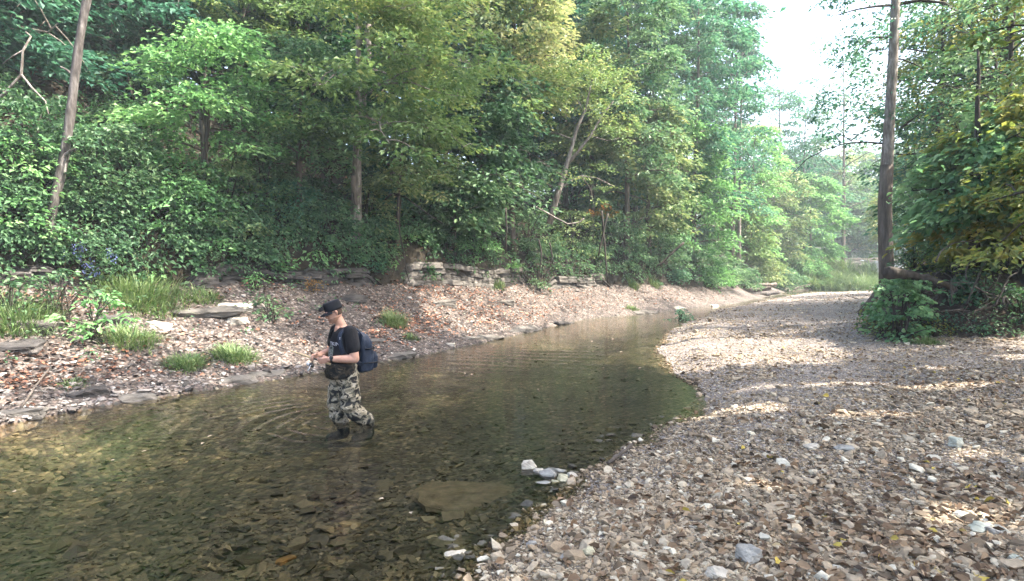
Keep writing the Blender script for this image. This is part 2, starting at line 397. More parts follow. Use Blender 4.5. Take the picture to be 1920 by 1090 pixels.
def tree(name, label, base, H, r0, leafm, barkm, seed, cat='tree', group=None, lean=(0, 0), lo=.35, spread=2.2, nl=14, spl=5, vj=.11, srad=.55,
         dens=90, leaf=.13, droop=.35, rise=.45, az=None, azw=math.pi, tbias=0., tz=0., big=False, wr=.55, cull=0, twigs=True, top=True,
         sag=.35, shape='round', bare=False, kink=.12, flat=.45):
    rng = rs(seed); base = np.asarray(base, float)
    root = empty(name, base, label, cat, group)
    k = 10; t = np.linspace(0, 1, k)
    P = np.stack([lean[0] * t ** 1.3 + kink * np.cumsum(rng.normal(0, .5, k)) * t, lean[1] * t ** 1.3 + kink * np.cumsum(rng.normal(0, .5, k)) * t, H * t - .25 * (t == 0)], 1)
    R = r0 * (1 - .8 * t) * (1 + .35 * np.exp(-t * 14)); ac = Acc(); ac.tube(P, np.maximum(R, .012), 9)
    sp = []
    for i in range(nl):
        u = (i + rng.uniform(.1, .9)) / nl; tt = lo + (1 - lo) * u
        p0 = np.array([np.interp(tt, t, P[:, q]) for q in range(3)]); rb = np.interp(tt, t, R) * rng.uniform(.35, .6)
        ang = i * 2.399 + rng.uniform(-.4, .4)
        if az is not None: ang = az + azw * (((i * .618) % 1) * 2 - 1) + rng.uniform(-.2, .2)
        f = {'round': .5 + .5 * math.sin(math.pi * min(1, u * .85 + .12)), 'cone': 1.1 - .8 * u, 'vase': .55 + .5 * u, 'even': .85}[shape]
        ln = spread * f * rng.uniform(.75, 1.2); h = np.array([math.cos(ang), math.sin(ang), 0])
        ri = rise * rng.uniform(.5, 1.5)
        s = np.linspace(0, 1, 7)
        B = p0 + h * (ln * s)[:, None] + np.outer(ln * (ri * s - sag * s * s), [0, 0, 1]) + np.outer(s, rng.normal(0, .06 * ln, 3)) + rng.normal(0, .02 * ln, (7, 3)) * s[:, None]
        lit = sunlit(B + base) if cull > .9 else np.zeros(7, bool)
        if lit.mean() > .4: continue
        ac.tube(B, np.maximum(rb * (1 - .85 * s), .006), 5, False)
        sd = np.array([-h[1], h[0], 0])
        for j in range(spl):
            u2 = .28 + .72 * (j + rng.uniform(0, 1)) / spl
            q = np.array([np.interp(u2, s, B[:, w]) for w in range(3)])
            e = q + sd * ln * rng.uniform(-.38, .38) * (.4 + .6 * u2) + h * ln * rng.uniform(0, .16) + [0, 0, rng.uniform(-vj, vj) * ln]
            if (twigs or bare) and not (cull > .9 and sunlit((e + base)[None])[0]): ac.tube(bez(q, (q + e) / 2 + [0, 0, .06 * ln], e, 4), np.maximum(rb * .3 * (1 - .6 * np.linspace(0, 1, 4)), .004), 4, False)
            if bare:
                for w in range(4):
                    g = e + (h + rng.normal(0, .5, 3) + [0, 0, .6]) * ln * .22
                    ac.tube(bez(q * .4 + e * .6, (e + g) / 2 + rng.normal(0, .03, 3), g, 4), [.008, .006, .005, .003], 3, False)
            sp.append((*e, srad * rng.uniform(.65, 1.25), *(h + sd * rng.uniform(-.6, .6))))
    if top and not bare:
        for j in range(4): sp.append((*(P[-1] + rng.normal(0, .25, 3)), srad * .8, *rng.normal(0, 1, 2), 0))
    ac.build('trunk', barkm, root)
    if not bare:
        foliage('crown', sp, leafm, root, rng, leaf, dens, tbias, tz, flat, droop, big, wr, cull, base)
    return root

def shrub(name, label, base, rad, h, leafm, seed, cat='shrub', group=None, ns=26, srad=.32, dens=110, leaf=.10, tbias=0., droop=.5, big=False, wr=.55,
          stems=6, barkm=None, low=.15, sq=(1, 1), flat=.5, part='foliage', cull=False):
    rng = rs(seed); root = empty(name, base, label, cat, group); ac = Acc(); sp = []
    for i in range(ns):
        a = rng.uniform(0, 2 * math.pi); q = rng.uniform(0, 1) ** .5; v = rng.uniform(low, 1)
        w = math.sqrt(max(0.05, 1 - (max(0, v - .35) / .7) ** 2))
        e = np.array([math.cos(a) * q * rad * w * sq[0], math.sin(a) * q * rad * w * sq[1], v * h])
        sp.append((*e, srad * rng.uniform(.6, 1.3), math.cos(a), math.sin(a), 0))
        if i % max(1, ns // (stems * 2)) == 0:
            b0 = np.array([rng.normal(0, .12 * rad), rng.normal(0, .12 * rad), -.15])
            ac.tube(bez(b0, np.array([e[0] * .3, e[1] * .3, e[2] * .8]), e, 6), np.linspace(.02 * max(.5, h), .005, 6), 5, False)
    ac.build('stems', barkm or M['bark_dark'], root)
    foliage(part, sp, leafm, root, rng, leaf, dens, tbias, 0, flat, droop, big, wr, cull, np.asarray(base))
    return root

def tuft(name, label, base, rad, h, seed, n=220, mat=None, cat='grass', group=None, tb=0., w=.006):
    rng = rs(seed); k = 6; s = np.linspace(0, 1, k); n = int(n * 1.7)
    q = rad * .62 * np.sqrt(rng.uniform(0, 1, n)) * (.6 + .6 * rng.uniform(0, 1, n)); th = rng.uniform(0, 2 * math.pi, n)
    b = np.stack([q * np.cos(th), q * np.sin(th), np.zeros(n)], 1)
    b[:, 2] = terrain(base[0] + b[:, 0], base[1] + b[:, 1])[0] - base[2] - .03
    a = th + rng.normal(0, .9, n); d = np.stack([np.cos(a), np.sin(a), np.zeros(n)], 1)
    ln = h * rng.uniform(.3, 1.15, n) * (1.1 - .55 * (q / rad)); be = rng.uniform(.45, 1.4, n) * (.7 + .6 * q / rad)
    P = b[:, None] + d[:, None] * (ln * be)[:, None, None] * (s ** 1.5)[None, :, None] * .75
    P[:, :, 2] += ln[:, None] * (s[None] - be[:, None] * .62 * s[None] ** 2.2)
    sd = np.stack([-np.sin(a), np.cos(a), np.zeros(n)], 1)[:, None] * (w * rng.uniform(.5, 1.3, n))[:, None, None] * (1 - .9 * s)[None, :, None]
    V = np.stack([P - sd, P + sd], 2).reshape(-1, 3)
    o = np.arange(n)[:, None] * (2 * k) + np.arange(k - 1)[None] * 2
    Q = np.stack([o, o + 1, o + 3, o + 2], -1).reshape(-1, 4)
    ob = mesh_obj(name, V, Q, mat or M['grass'], None, np.clip(np.repeat(rng.normal(.5 + tb, .25, n), k - 1), 0, 1))
    ob.location = [float(v) for v in base]
    return tag(ob, label, cat, group)

def hull(points):
    bm = bmesh.new()
    for p in points: bm.verts.new([float(v) for v in p])
    r = bmesh.ops.convex_hull(bm, input=bm.verts)
    bmesh.ops.delete(bm, geom=[g for g in r['geom_interior'] if isinstance(g, bmesh.types.BMVert)], context='VERTS')
    bmesh.ops.triangulate(bm, faces=bm.faces); bm.verts.index_update()
    V = np.array([v.co[:] for v in bm.verts]); T = np.array([[v.index for v in f.verts] for f in bm.faces]); bm.free()
    return V, T

def stand(px, Y):                            # first spot on firm ground (slope or bank) from Y on
    for dy in np.arange(0, 30, .2):
        x, y = (px - 960) / F_PX * (Y + dy), Y + dy
        X, Y_ = np.array([x]), np.array([y]); z, zo = terrain(X, Y_)
        if zo[0] == 3 and pdist(X, Y_, LW)[0][0] > shelf(y) + .7: break
        if zo[0] == 4 and pdist(X, Y_, BK)[0][0] > .7: break
    return np.array([x, y, z[0]])

def brink(px, back=-.12):                    # where a sight line meets the foot of the left ledge
    Y = np.arange(4, 70, .04); X = (px - 960) / F_PX * Y; dl, yl = pdist(X, Y, LW)
    ok = inpoly(X, Y, LEFT_POLY) & ~inpoly(X, Y, WATER_POLY) & (dl > shelf(yl) + back)
    k = np.nonzero(ok)[0][0]; return np.array([X[k], Y[k], gz(X[k], Y[k])])

def rock(name, label, loc, size, mat, seed, cat='rock', group=None, rz=0., tilt=(0, 0), npts=18, rough=.035, layers=False):
    rng = rs(seed); p = unit(rng.normal(0, 1, (npts, 3)))
    p = np.sign(p) * np.abs(p) ** (.38 if layers else .8); p = p * .5 * rng.uniform(.85, 1.05, (npts, 1)) * np.asarray(size)
    V, T = hull(p)
    bm = bmesh.new(); vs = [bm.verts.new(v) for v in V]
    for t in T: bm.faces.new([vs[i] for i in t])
    ms = max(size)
    for it in range(3):
        bmesh.ops.subdivide_edges(bm, edges=[e for e in bm.edges if e.calc_length() > ms * .07], cuts=1, use_grid_fill=True)
        bmesh.ops.triangulate(bm, faces=bm.faces)
    bm.verts.index_update()
    V = np.array([v.co[:] for v in bm.verts]); T = np.array([[v.index for v in f.verts] for f in bm.faces]); bm.free()
    s = 6 / ms
    d = fbm(V[:, 0] * s + V[:, 2] * s * 1.7, V[:, 1] * s - V[:, 2] * s, seed % 50, 3)
    if layers:
        st = vnoise(V[:, 2] * 42 + seed, V[:, 2] * 0 + .5, 3); V[:, :2] *= (1 + .10 * st)[:, None]
    V = V + unit(V) * (d * ms * rough * 2)[:, None]
    ob = mesh_obj(name, V, T, mat, None, None, False)
    ob.location = [float(v) for v in loc]; ob.rotation_euler = (tilt[0], tilt[1], rz)
    return tag(ob, label, cat, group)

def scatter(name, P, size, flat, mat, seed, tint, tilt=.25, kinds=14, npts=11, sink=.25):
    """many small angular stones as one mesh"""
    rng = rs(seed); n = len(P); kind = rng.integers(0, kinds, n); VV, TT, NN, base = [], [], [], 0
    for k in range(kinds):
        p = unit(rng.normal(0, 1, (npts, 3))); p = np.sign(p) * np.abs(p) ** .75
        p *= .5 * np.array([1, rng.uniform(.55, .95), 1]); V, T = hull(p)
        m = np.nonzero(kind == k)[0]
        if not len(m): continue
        a = rng.uniform(0, 2 * math.pi, len(m)); ca, sa = np.cos(a), np.sin(a)
        sz, fl = size[m], flat[m]
        X = V[None, :, 0] * sz[:, None]; Y = V[None, :, 1] * sz[:, None]; Z = V[None, :, 2] * (sz * fl)[:, None]
        tx, ty = rng.normal(0, tilt, len(m)), rng.normal(0, tilt, len(m))
        Z = Z + X * tx[:, None] + Y * ty[:, None]
        W = np.stack([X * ca[:, None] - Y * sa[:, None], X * sa[:, None] + Y * ca[:, None], Z], -1) + P[m][:, None]
        W[:, :, 2] += (sz * fl * (.5 - sink))[:, None]
        VV.append(W.reshape(-1, 3)); TT.append((T[None] + (np.arange(len(m)) * len(V))[:, None, None]).reshape(-1, 3) + base)
        NN.append(np.repeat(tint[m], len(T))); base += len(m) * len(V)
    return mesh_obj(name, np.vstack(VV), np.vstack(TT), mat, None, np.clip(np.concatenate(NN), 0, 1))

def scatter_leaves(name, P, size, mat, seed, tint, curl=.5):
    rng = rs(seed); n = len(P); a = rng.uniform(0, 2 * math.pi, n)
    D = np.stack([np.cos(a), np.sin(a), rng.normal(0, .25, n)], 1)
    N = np.stack([rng.normal(0, curl, n), rng.normal(0, curl, n), np.ones(n)], 1)
    C = P + np.stack([np.zeros(n), np.zeros(n), size * .14], 1)
    V, Q, k = leaf_faces(C, D, N, size, .7, True, .22)
    return mesh_obj(name, V, Q, mat, None, np.repeat(np.clip(tint, 0, 1), k))

# ------------------------------------------------------------------ ground sheets
def axis(fine0, fine1, step, lo, hi, g=1.13):
    a = list(np.arange(fine0, fine1, step)); s = step; v = fine1
    while v < hi: a.append(v); s *= g; v += s
    a.append(hi); s = step; v = fine0 - step
    b = []
    while v > lo: b.append(v); s *= g; v -= s
    b.append(lo); return np.array(b[::-1] + a)

gx, gy = axis(-13, 14, .11, -500, 500), axis(1.5, 34, .11, -60, 800)
GX, GY = np.meshgrid(gx, gy); GZ, ZN = terrain(GX, GY)
nx = len(gx); V = np.stack([GX, GY, GZ], -1).reshape(-1, 3)
i = (np.arange(len(gy) - 1)[:, None] * nx + np.arange(nx - 1)[None]).ravel()
Q = np.stack([i, i + 1, i + 1 + nx, i + nx], 1); zq = ZN.ravel()[i]
for zid, nm, mt in ((0, 'creek_bed', 'bed'), (1, 'gravel_bar', 'gravel'), (2, 'leafy_bank', 'shelf'), (3, 'hillside', 'soil'), (4, 'earth_bank', 'soil_bank')):
    q = Q[zq == zid]; u, inv = np.unique(q, return_inverse=True)
    tag(mesh_obj(nm, V[u], inv.reshape(-1, 4), M[mt], None, None, True), kind='structure')

# ------------------------------------------------------------------ water
wx, wy = axis(-8, 4, .045, -60, 140, 1.2), axis(2.4, 14, .045, -40, 90, 1.2)
WX, WY = np.meshgrid(wx, wy)
def rings(cx, cy, amp, wl_, decay, side):
    r = np.hypot(WX - cx, WY - cy); a = np.arctan2(WY - cy, WX - cx)
    return amp * np.sin(2 * math.pi * r / wl_ - .6) * np.exp(-r / decay) * sstep(.08, .3, r) * (.12 + .88 * sstep(.1, .95, np.cos(a - side)))
WZ = rings(-2.2 + .10 * fbm(WX * 1.7, WY * 1.7, 55), 7.35 + .16 * fbm(WX * 1.3, WY * 1.9, 56), .025, .26, .9, 3.4) + rings(-1.85, 7.35, .004, .17, .5, 3.4) + .0012 * fbm(WX * 2.5, WY * 5, 40) + .004 * fbm(WX * .8, WY * 1.6, 44)
WZ += .003 * np.sin(WY * 13 + WX * 3 + 3 * fbm(WX * .6, WY * .6, 50)) * np.exp(-((WX - .2) ** 2 / 3 + (WY - 13) ** 2 / 4))
V = np.stack([WX, WY, WZ], -1).reshape(-1, 3); nx = len(wx)
i = (np.arange(len(wy) - 1)[:, None] * nx + np.arange(nx - 1)[None]).ravel(); Q = np.stack([i, i + 1, i + 1 + nx, i + nx], 1)
m, n, l, b = new_mat('creek water'); n.remove(b)
tr = n.new('ShaderNodeBsdfTransparent'); tr.inputs[0].default_value = (.86, .82, .68, 1)
gl = n.new('ShaderNodeBsdfGlossy'); gl.inputs['Roughness'].default_value = .03; gl.inputs[0].default_value = (1, 1, 1, 1)
fr = n.new('ShaderNodeFresnel'); fr.inputs[0].default_value = 1.33
mx = n.new('ShaderNodeMixShader'); tc = n.new('ShaderNodeTexCoord')
mp = n.new('ShaderNodeMapping'); mp.inputs['Scale'].default_value = (3.0, 9.0, 1); l.new(tc.outputs['Object'], mp.inputs[0])
no = n.new('ShaderNodeTexNoise'); no.inputs['Scale'].default_value = 1.3; no.inputs['Detail'].default_value = 4; l.new(mp.outputs[0], no.inputs['Vector'])
bp = n.new('ShaderNodeBump'); bp.inputs['Strength'].default_value = .35; bp.inputs['Distance'].default_value = .015
l.new(no.outputs[0], bp.inputs['Height'])
l.new(bp.outputs[0], gl.inputs['Normal']); l.new(bp.outputs[0], fr.inputs['Normal'])
l.new(fr.outputs[0], mx.inputs[0]); l.new(tr.outputs[0], mx.inputs[1]); l.new(gl.outputs[0], mx.inputs[2]); l.new(mx.outputs[0], n['Material Output'].inputs[0])
M['water'] = m
# keep only the cells near the channel
wd, _ = pdist(WX.ravel()[i], WY.ravel()[i], LW); wd2, _ = pdist(WX.ravel()[i], WY.ravel()[i], RW)
keep = inpoly(WX.ravel()[i], WY.ravel()[i], WATER_POLY) | (np.minimum(wd, wd2) < .9)
q = Q[keep]; u, inv = np.unique(q, return_inverse=True)
tag(mesh_obj('water', V[u], inv.reshape(-1, 4), m, None, None, True), kind='structure')

# ------------------------------------------------------------------ stones and fallen leaves
rng = rs(7)
def strew(n, px0, px1, y0, y1, zone_ids, pw=1.0):
    """random ground points inside the view, denser near the camera"""
    u = rng.uniform(0, 1, n); Y = (y0 ** -pw + u * (y1 ** -pw - y0 ** -pw)) ** (-1 / pw)
    a = rng.uniform((px0 - 960) / F_PX, (px1 - 960) / F_PX, n); X = a * Y
    z, zo = terrain(X, Y); k = np.isin(zo, zone_ids)
    return np.stack([X, Y, z], 1)[k]
P = strew(230000, 700, 2020, 2.9, 46, [1], .9)
sz = np.clip(.0150 * np.exp(rng.normal(0, .52, len(P))) * (1 + .06 * P[:, 1]) * (1 + .9 * np.clip(fbm(P[:, 0] * .55, P[:, 1] * .8, 64), -.5, .8)), .010, .2)
wet_, _ = pdist(P[:, 0], P[:, 1], RW); wet_ = 1 - sstep(.08, .42, wet_ + .25 * fbm(P[:, 0] * 2.2, P[:, 1] * 2.2, 63))     # damp stones along the waterline
tn = np.clip(rng.normal(.52, .22, len(P)) + .15 * fbm(P[:, 0] * .8, P[:, 1] * .8, 61) - .34 * wet_, 0, 1)
tag(scatter('gravel', P, sz, rng.uniform(.25, .6, len(P)), M['stone'], 11, tn, .22), 'pale pinkish gravel covering the bar beside the creek', 'gravel', kind='stuff')
P = strew(6500, 760, 2020, 2.9, 20, [1], .9)
sz = np.clip(.046 * np.exp(rng.normal(0, .45, len(P))), .03, .15)
tag(scatter('cobbles', P, sz, rng.uniform(.3, .6, len(P)), M['stone'], 12, rng.normal(.6, .25, len(P)), .2, 20, 16), 'larger flat stones lying among the gravel', 'stones', kind='stuff')
P = strew(13000, 850, 2020, 2.9, 30, [1], .9); dr_, _ = pdist(P[:, 0], P[:, 1], RW)
P = P[rng.uniform(0, 1, len(P)) < np.clip(.2 + (dr_ - .6) * .16, 0.02, .9) * np.clip(.55 + 1.3 * fbm(P[:, 0] * .9, P[:, 1] * .9, 66), .05, 1)]; P[:, 2] += .012
tag(scatter_leaves('dry_leaves', P, rng.uniform(.04, .085, len(P)), M['dry_leaf'], 13, rng.normal(.5, .25, len(P)), .8), 'dry brown leaves strewn over the gravel bar', 'fallen leaves', kind='stuff')
P = strew(40000, -60, 1500, 3.0, 24, [0], .9); P = P[rng.uniform(0, 1, len(P)) < np.clip((10.5 - P[:, 1]) / 4, .12, 1) * np.clip(.7 + 1.1 * fbm(P[:, 0] * .6, P[:, 1] * .6, 68), .1, 1)]
sz = np.clip(.038 * np.exp(rng.normal(0, .55, len(P))) * (1 + .02 * P[:, 1]), .016, .24)
tag(scatter('creek_stones', P, sz, rng.uniform(.2, .45, len(P)), M['wet_stone'], 14, rng.normal(.42, .20, len(P)) + .25 * fbm(P[:, 0] * .7, P[:, 1] * .7, 69), .15), 'brown stones on the creek bed under the water', 'stones', kind='stuff')
P = strew(36000, -60, 1450, 6.5, 34, [2], .6)
sz = np.clip(.05 * np.exp(rng.normal(0, .5, len(P))), .02, .22)
dl_, yl_ = pdist(P[:, 0], P[:, 1], LW); pk = rng.uniform(0, 1, len(P)) < np.clip(1.1 - .2 * dl_, .3, 1)
P, sz, dl_ = P[pk], sz[pk], dl_[pk]
tag(scatter('bank_stones', P, sz, rng.uniform(.2, .5, len(P)), M['bank_stone'], 15, rng.normal(.45, .25, len(P)), .2), 'grey stones scattered along the far bank', 'stones', kind='stuff')
P = strew(78000, -60, 1450, 6.8, 36, [2], .5)
dl_, yl_ = pdist(P[:, 0], P[:, 1], LW)
w = np.clip((dl_ - .25) * 1.1, 0, 1) * np.where(P[:, 0] > -4.0, 1.0, .22 + .35 * (fbm(P[:, 0], P[:, 1], 70) > 0))
w = w * np.clip(np.where(P[:, 0] > -3.5, .85, .55) + 1.1 * fbm(P[:, 0] * .7, P[:, 1] * .7, 72), .06, 1.0); P = P[rng.uniform(0, 1, len(P)) < w]; P[:, 2] += .02
tag(scatter_leaves('leaf_litter', P, rng.uniform(.045, .10, len(P)), M['litter'], 16, rng.normal(.27, .22, len(P)) + .36 * (P[:, 0] > -3.5), .6), 'reddish brown fallen leaves carpeting the far bank', 'fallen leaves', kind='stuff')
P = strew(16000, -60, 1500, 9, 36, [3], .5); P[:, 2] += .03
tag(scatter_leaves('hillside_litter', P, rng.uniform(.08, .15, len(P)), M['litter'], 17, rng.normal(.25, .2, len(P)), .6), 'dark dead leaves on the wooded slope', 'fallen leaves', kind='stuff')


# undergrowth carpeting the slope
P = strew(7000, -80, 1560, 8, 60, [3], .35); rg = rs(88)
S_ = np.concatenate([P + np.stack([rg.normal(0, .1, len(P)), rg.normal(0, .1, len(P)), rg.uniform(.05, 1.0, len(P)) ** 1.2], 1), (.24 * rg.uniform(.6, 1.4, len(P)) * (1 + .018 * P[:, 1]))[:, None],
                     np.tile([.75, -.65, -.2], (len(P), 1)) + rg.normal(0, .3, (len(P), 3))], 1)
far_ = P[:, 1] > 24; u_ = fbm(P[:, 0] * .6 + P[:, 2] * .5, P[:, 1] * .6, 90) + rg.normal(0, .12, len(P)); hole = fbm(P[:, 0] * .45 + 9, P[:, 1] * .45 + P[:, 2] * .4, 93) > .28
for nm_, k_, mt_, lf_, dn_, sd_, lb_ in (('undergrowth', ~far_ & (u_ > .1) & ~hole, 'leaf_bright', .15, 95, 1, 'bright green undergrowth patches on the wooded slope'), ('leafy_undergrowth', ~far_ & (u_ <= .1) & (u_ > -.22) & ~hole, 'leaf_green', .14, 100, 3, 'mid green undergrowth on the wooded slope'),
                                    ('ivy_cover', ~far_ & (u_ <= -.22), 'leaf_dark', .12, 60, 2, 'dark ivy like ground cover on the wooded slope'), ('far_undergrowth', far_, 'leaf_green', .2, 50, 3, 'green undergrowth on the slope down the creek')):
    tag(foliage(nm_, S_[k_], M[mt_], None, rs(sd_), lf_, dn_, .05, 0, .5, .5), lb_, 'undergrowth', kind='stuff')

# trailing creepers along the brink of the left ledge
B_ = np.array([brink(x_, rg.uniform(-.05, .5)) for x_ in rg.uniform(-60, 1240, 620)]); keep_ = ~((B_[:, 0] / B_[:, 1] * F_PX + 960 > 745) & (B_[:, 0] / B_[:, 1] * F_PX + 960 < 1000) & (rg.uniform(0, 1, len(B_)) < .55)); B_ = B_[keep_]
B_[:, 2] += rg.uniform(.35, 1.0, len(B_)); S_ = np.concatenate([B_, (.2 * rg.uniform(.6, 1.5, len(B_)) * (1 + .015 * B_[:, 1]))[:, None], np.tile([.75, -.65, -.5], (len(B_), 1)) + rg.normal(0, .3, (len(B_), 3))], 1)
tag(foliage('creepers', S_, M['leaf_green'], None, rs(4), .12, 170, -.02, 0, .6, .9), 'creepers trailing over the brink of the rock ledge', 'creepers', kind='stuff')

# ground plants and creepers over the right bank
P = strew(1500, 1600, 2040, 12.5, 40, [4], .6); S_ = np.concatenate([P + np.stack([0 * P[:, 0], 0 * P[:, 0], rg.uniform(.03, .45, len(P))], 1), (.17 * rg.uniform(.6, 1.4, len(P)) * (1 + .015 * P[:, 1]))[:, None], np.tile([-.75, -.65, -.2], (len(P), 1)) + rg.normal(0, .3, (len(P), 3))], 1)
tag(foliage('bank_undergrowth', S_[::2][P[::2, 1] + rg.uniform(-3, 3, len(P[::2])) > 14.5], M['leaf_olive'], None, rs(6), .10, 120, .0, 0, .5, .5), 'olive undergrowth on the right bank', 'undergrowth', kind='stuff')
tag(foliage('bank_ivy', S_[1::2][P[1::2, 1] + rg.uniform(-3, 3, len(P[1::2])) > 14.5], M['leaf_dark'], None, rs(7), .10, 120, .15, 0, .5, .5), 'dark creepers on the right bank', 'undergrowth', kind='stuff')

# low weeds scattered over the far bank
P = strew(900, -60, 1300, 7.5, 30, [2], .7); dl_, yl_ = pdist(P[:, 0], P[:, 1], LW); k_ = rg.uniform(0, 1, len(P)) < np.clip((dl_ - .8) * .4, 0, 1) * np.where(P[:, 0] < -3.6, .9, .16) * np.clip(.5 + 1.6 * fbm(P[:, 0] * .7, P[:, 1] * .7, 99), .05, 1); P = P[k_]
S_ = np.concatenate([P + np.stack([0 * P[:, 0], 0 * P[:, 0], rg.uniform(.03, .22, len(P))], 1), (.13 * rg.uniform(.6, 1.6, len(P)))[:, None], np.tile([.7, -.6, .1], (len(P), 1)) + rg.normal(0, .3, (len(P), 3))], 1)
tag(foliage('bank_weeds', S_, M['leaf_green'], None, rs(12), .07, 190, .1, 0, .5, .4), 'low green weeds scattered over the far bank', 'weeds', kind='stuff')
# ------------------------------------------------------------------ trees of the left slope
def tree_at(name, label, px, Y, ytop, r0, leafm, barkm, seed, **k):
    b = stand(px, Y); H = max(2.0, far(px, ytop, b[1])[2] - b[2])
    k['leaf'] = k.get('leaf', .13) * 1.3; k['dens'] = k.get('dens', 90) * .72
    return tree(name, label, b, H, r0, M[leafm], M[barkm], seed, **k)

OUT = -0.75                                  # the slope's crowns reach out over the creek
# leaning grey trunk at the left
b = hit(84, 455); t = far(182, -40, b[1] + .6)
root = empty('dead_tree', b, 'bare weathered grey trunk leaning right on the slope at far left', 'tree')
ac = Acc(); s = np.linspace(0, 1, 14)[:, None]; d = t - b
P = d * s + np.stack([.10 * np.sin(s[:, 0] * 5) - .12 * s[:, 0] * (1 - s[:, 0]) * 2, 0 * s[:, 0], -.4 * (s[:, 0] == 0)], 1)
ac.tube(P, np.linspace(.0078, .0064, 14) * b[1] * (1 + .08 * np.sin(np.arange(14) * 2.3)), 12); ac.build('trunk', M['bark_dead'], root)
for k_, (u, v, ln) in enumerate(((.12, (-.8, -.4, .1), 1.1), (.35, (.7, -.3, .3), .5), (.62, (-.6, -.3, .5), .35))):
    ac = Acc(); p0 = P[int(u * 13)]; e = p0 + np.array(v) * ln
    ac.tube(bez(p0, (p0 + e) / 2 + [0, 0, .15 * ln], e, 6), np.linspace(.04, .012, 6), 6); ac.build('dead_branch', M['bark_dead'], root)
# bare branching limb beside it
b = far(10, 190, 12.4)
root = empty('dead_branch_snag', site(40, 12.6), 'thin bare forked branch hanging left of the leaning grey trunk', 'branch')
ac = Acc(); o = np.array(root.location)
def Lp(pts, Y): return np.array([far(x, y, Y) for x, y in pts]) - o
for pts, r in ((((-30, 205), (10, 175), (40, 140), (43, 95), (58, 68), (48, 60)), .035), (((40, 140), (60, 165), (85, 190), (95, 230)), .025), (((43, 95), (25, 105), (5, 120)), .018), (((10, 175), (-20, 150)), .015)):
    ac.tube(Lp(pts, 12.4), np.linspace(r, r * .4, len(pts)), 6)
p_ = Lp(((-30, 205), (-60, 300), (-70, 420)), 12.6); ac.tube(p_, [.035, .05, .07], 6)
ac.build('limb', M['bark_pale'], root)

tree_at('understory_tree', 'bright green young tree with layered leaf sprays right of the leaning trunk', 392, 15.0, 85, .11, 'leaf_bright', 'bark', 101,
        lo=.35, spread=2.0, nl=15, spl=6, srad=.55, dens=95, leaf=.125, az=OUT, azw=2.2, rise=.3, tbias=.05, droop=.4)
tree_at('understory_tree', 'green slender tree with drooping sprays beside the bright layered young tree', 560, 16.2, 95, .10, 'leaf_green', 'bark', 102,
        lo=.3, spread=1.9, nl=14, spl=5, srad=.55, leaf=.125, az=OUT, azw=2.4, rise=.3, tbias=.12)
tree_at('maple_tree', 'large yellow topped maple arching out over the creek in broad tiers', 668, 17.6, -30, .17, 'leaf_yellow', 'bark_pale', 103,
        lo=.38, spread=4.1, nl=19, spl=8, srad=.66, dens=120, leaf=.135, az=-0.25, azw=1.5, rise=.28, tbias=.0, tz=.75, droop=.32, lean=(.5, -.5), sag=.38)  # crown yellows upwards: autumn colour, strengthened to stand in for sun on top
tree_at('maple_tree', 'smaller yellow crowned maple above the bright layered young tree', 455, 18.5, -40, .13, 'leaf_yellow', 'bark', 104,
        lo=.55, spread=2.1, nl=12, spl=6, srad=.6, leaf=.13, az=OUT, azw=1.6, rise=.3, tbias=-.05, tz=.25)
tree_at('low_maple', 'low yellow green maple sapling at the foot of the large yellow maple', 745, 17.0, 225, .08, 'leaf_pale', 'bark', 105,
        lo=.35, spread=1.7, nl=11, spl=6, srad=.5, leaf=.12, az=-1.2, azw=2.0, rise=.2, tbias=-.05)
# forked pale tree
b = site(1038, 24.5); root = empty('forked_tree', b, 'pale grey trunked tree forking into two limbs in a gap of the foliage', 'tree'); ac = Acc(); o = np.array(b)
def path(pts, Y): return np.array([far(x, y, Y + .0) for x, y in pts]) - o
A = path(((1030, 420), (1044, 370), (1058, 325), (1068, 290), (1082, 240), (1098, 205), (1110, 150), (1125, 90)), 24.5)
ac.tube(A[:7], np.linspace(.14, .035, 7), 9)
for pts, r in ((((1062, 310), (1085, 283), (1107, 255), (1130, 215), (1150, 190)), .10), (((1050, 355), (1070, 340), (1090, 330), (1120, 335), (1150, 350)), .06),
               (((1056, 330), (1035, 318), (1012, 308), (990, 312)), .06), (((1075, 262), (1045, 252), (1015, 248)), .04), (((1095, 210), (1080, 180), (1062, 165)), .05), (((1107, 255), (1140, 262), (1165, 255)), .04),
               (((1090, 330), (1110, 350), (1122, 390)), .035), (((1050, 355), (1025, 345), (1000, 330)), .03)):
    p = path(pts, 24.5); p[:, 1] += np.linspace(0, rs(int(pts[-1][0])).uniform(-1, 1), len(p)); ac.tube(p, np.linspace(r * .75, r * .25, len(p)), 6)
ac.build('trunk', M['bark_pale'], root); r_ = rs(9); sp = []
for x, y, q in ((1060, 170, 22), (1100, 140, 30), (1135, 190, 24), (1090, 115, 24), (1120, 330, 12), (1000, 318, 10), (1025, 130, 18), (1150, 150, 20), (1010, 250, 7), (1160, 230, 16), (1020, 190, 12)):
    for _ in range(q):
        p = far(x + r_.normal(0, 26), y + r_.normal(0, 17), 24.5 + r_.normal(0, .8)) - o; sp.append((*p, .42 * r_.uniform(.6, 1.2), r_.normal(), -1, 0))
foliage('crown', sp, M['leaf_yellow'], root, r_, .13, 75, .0, .2)

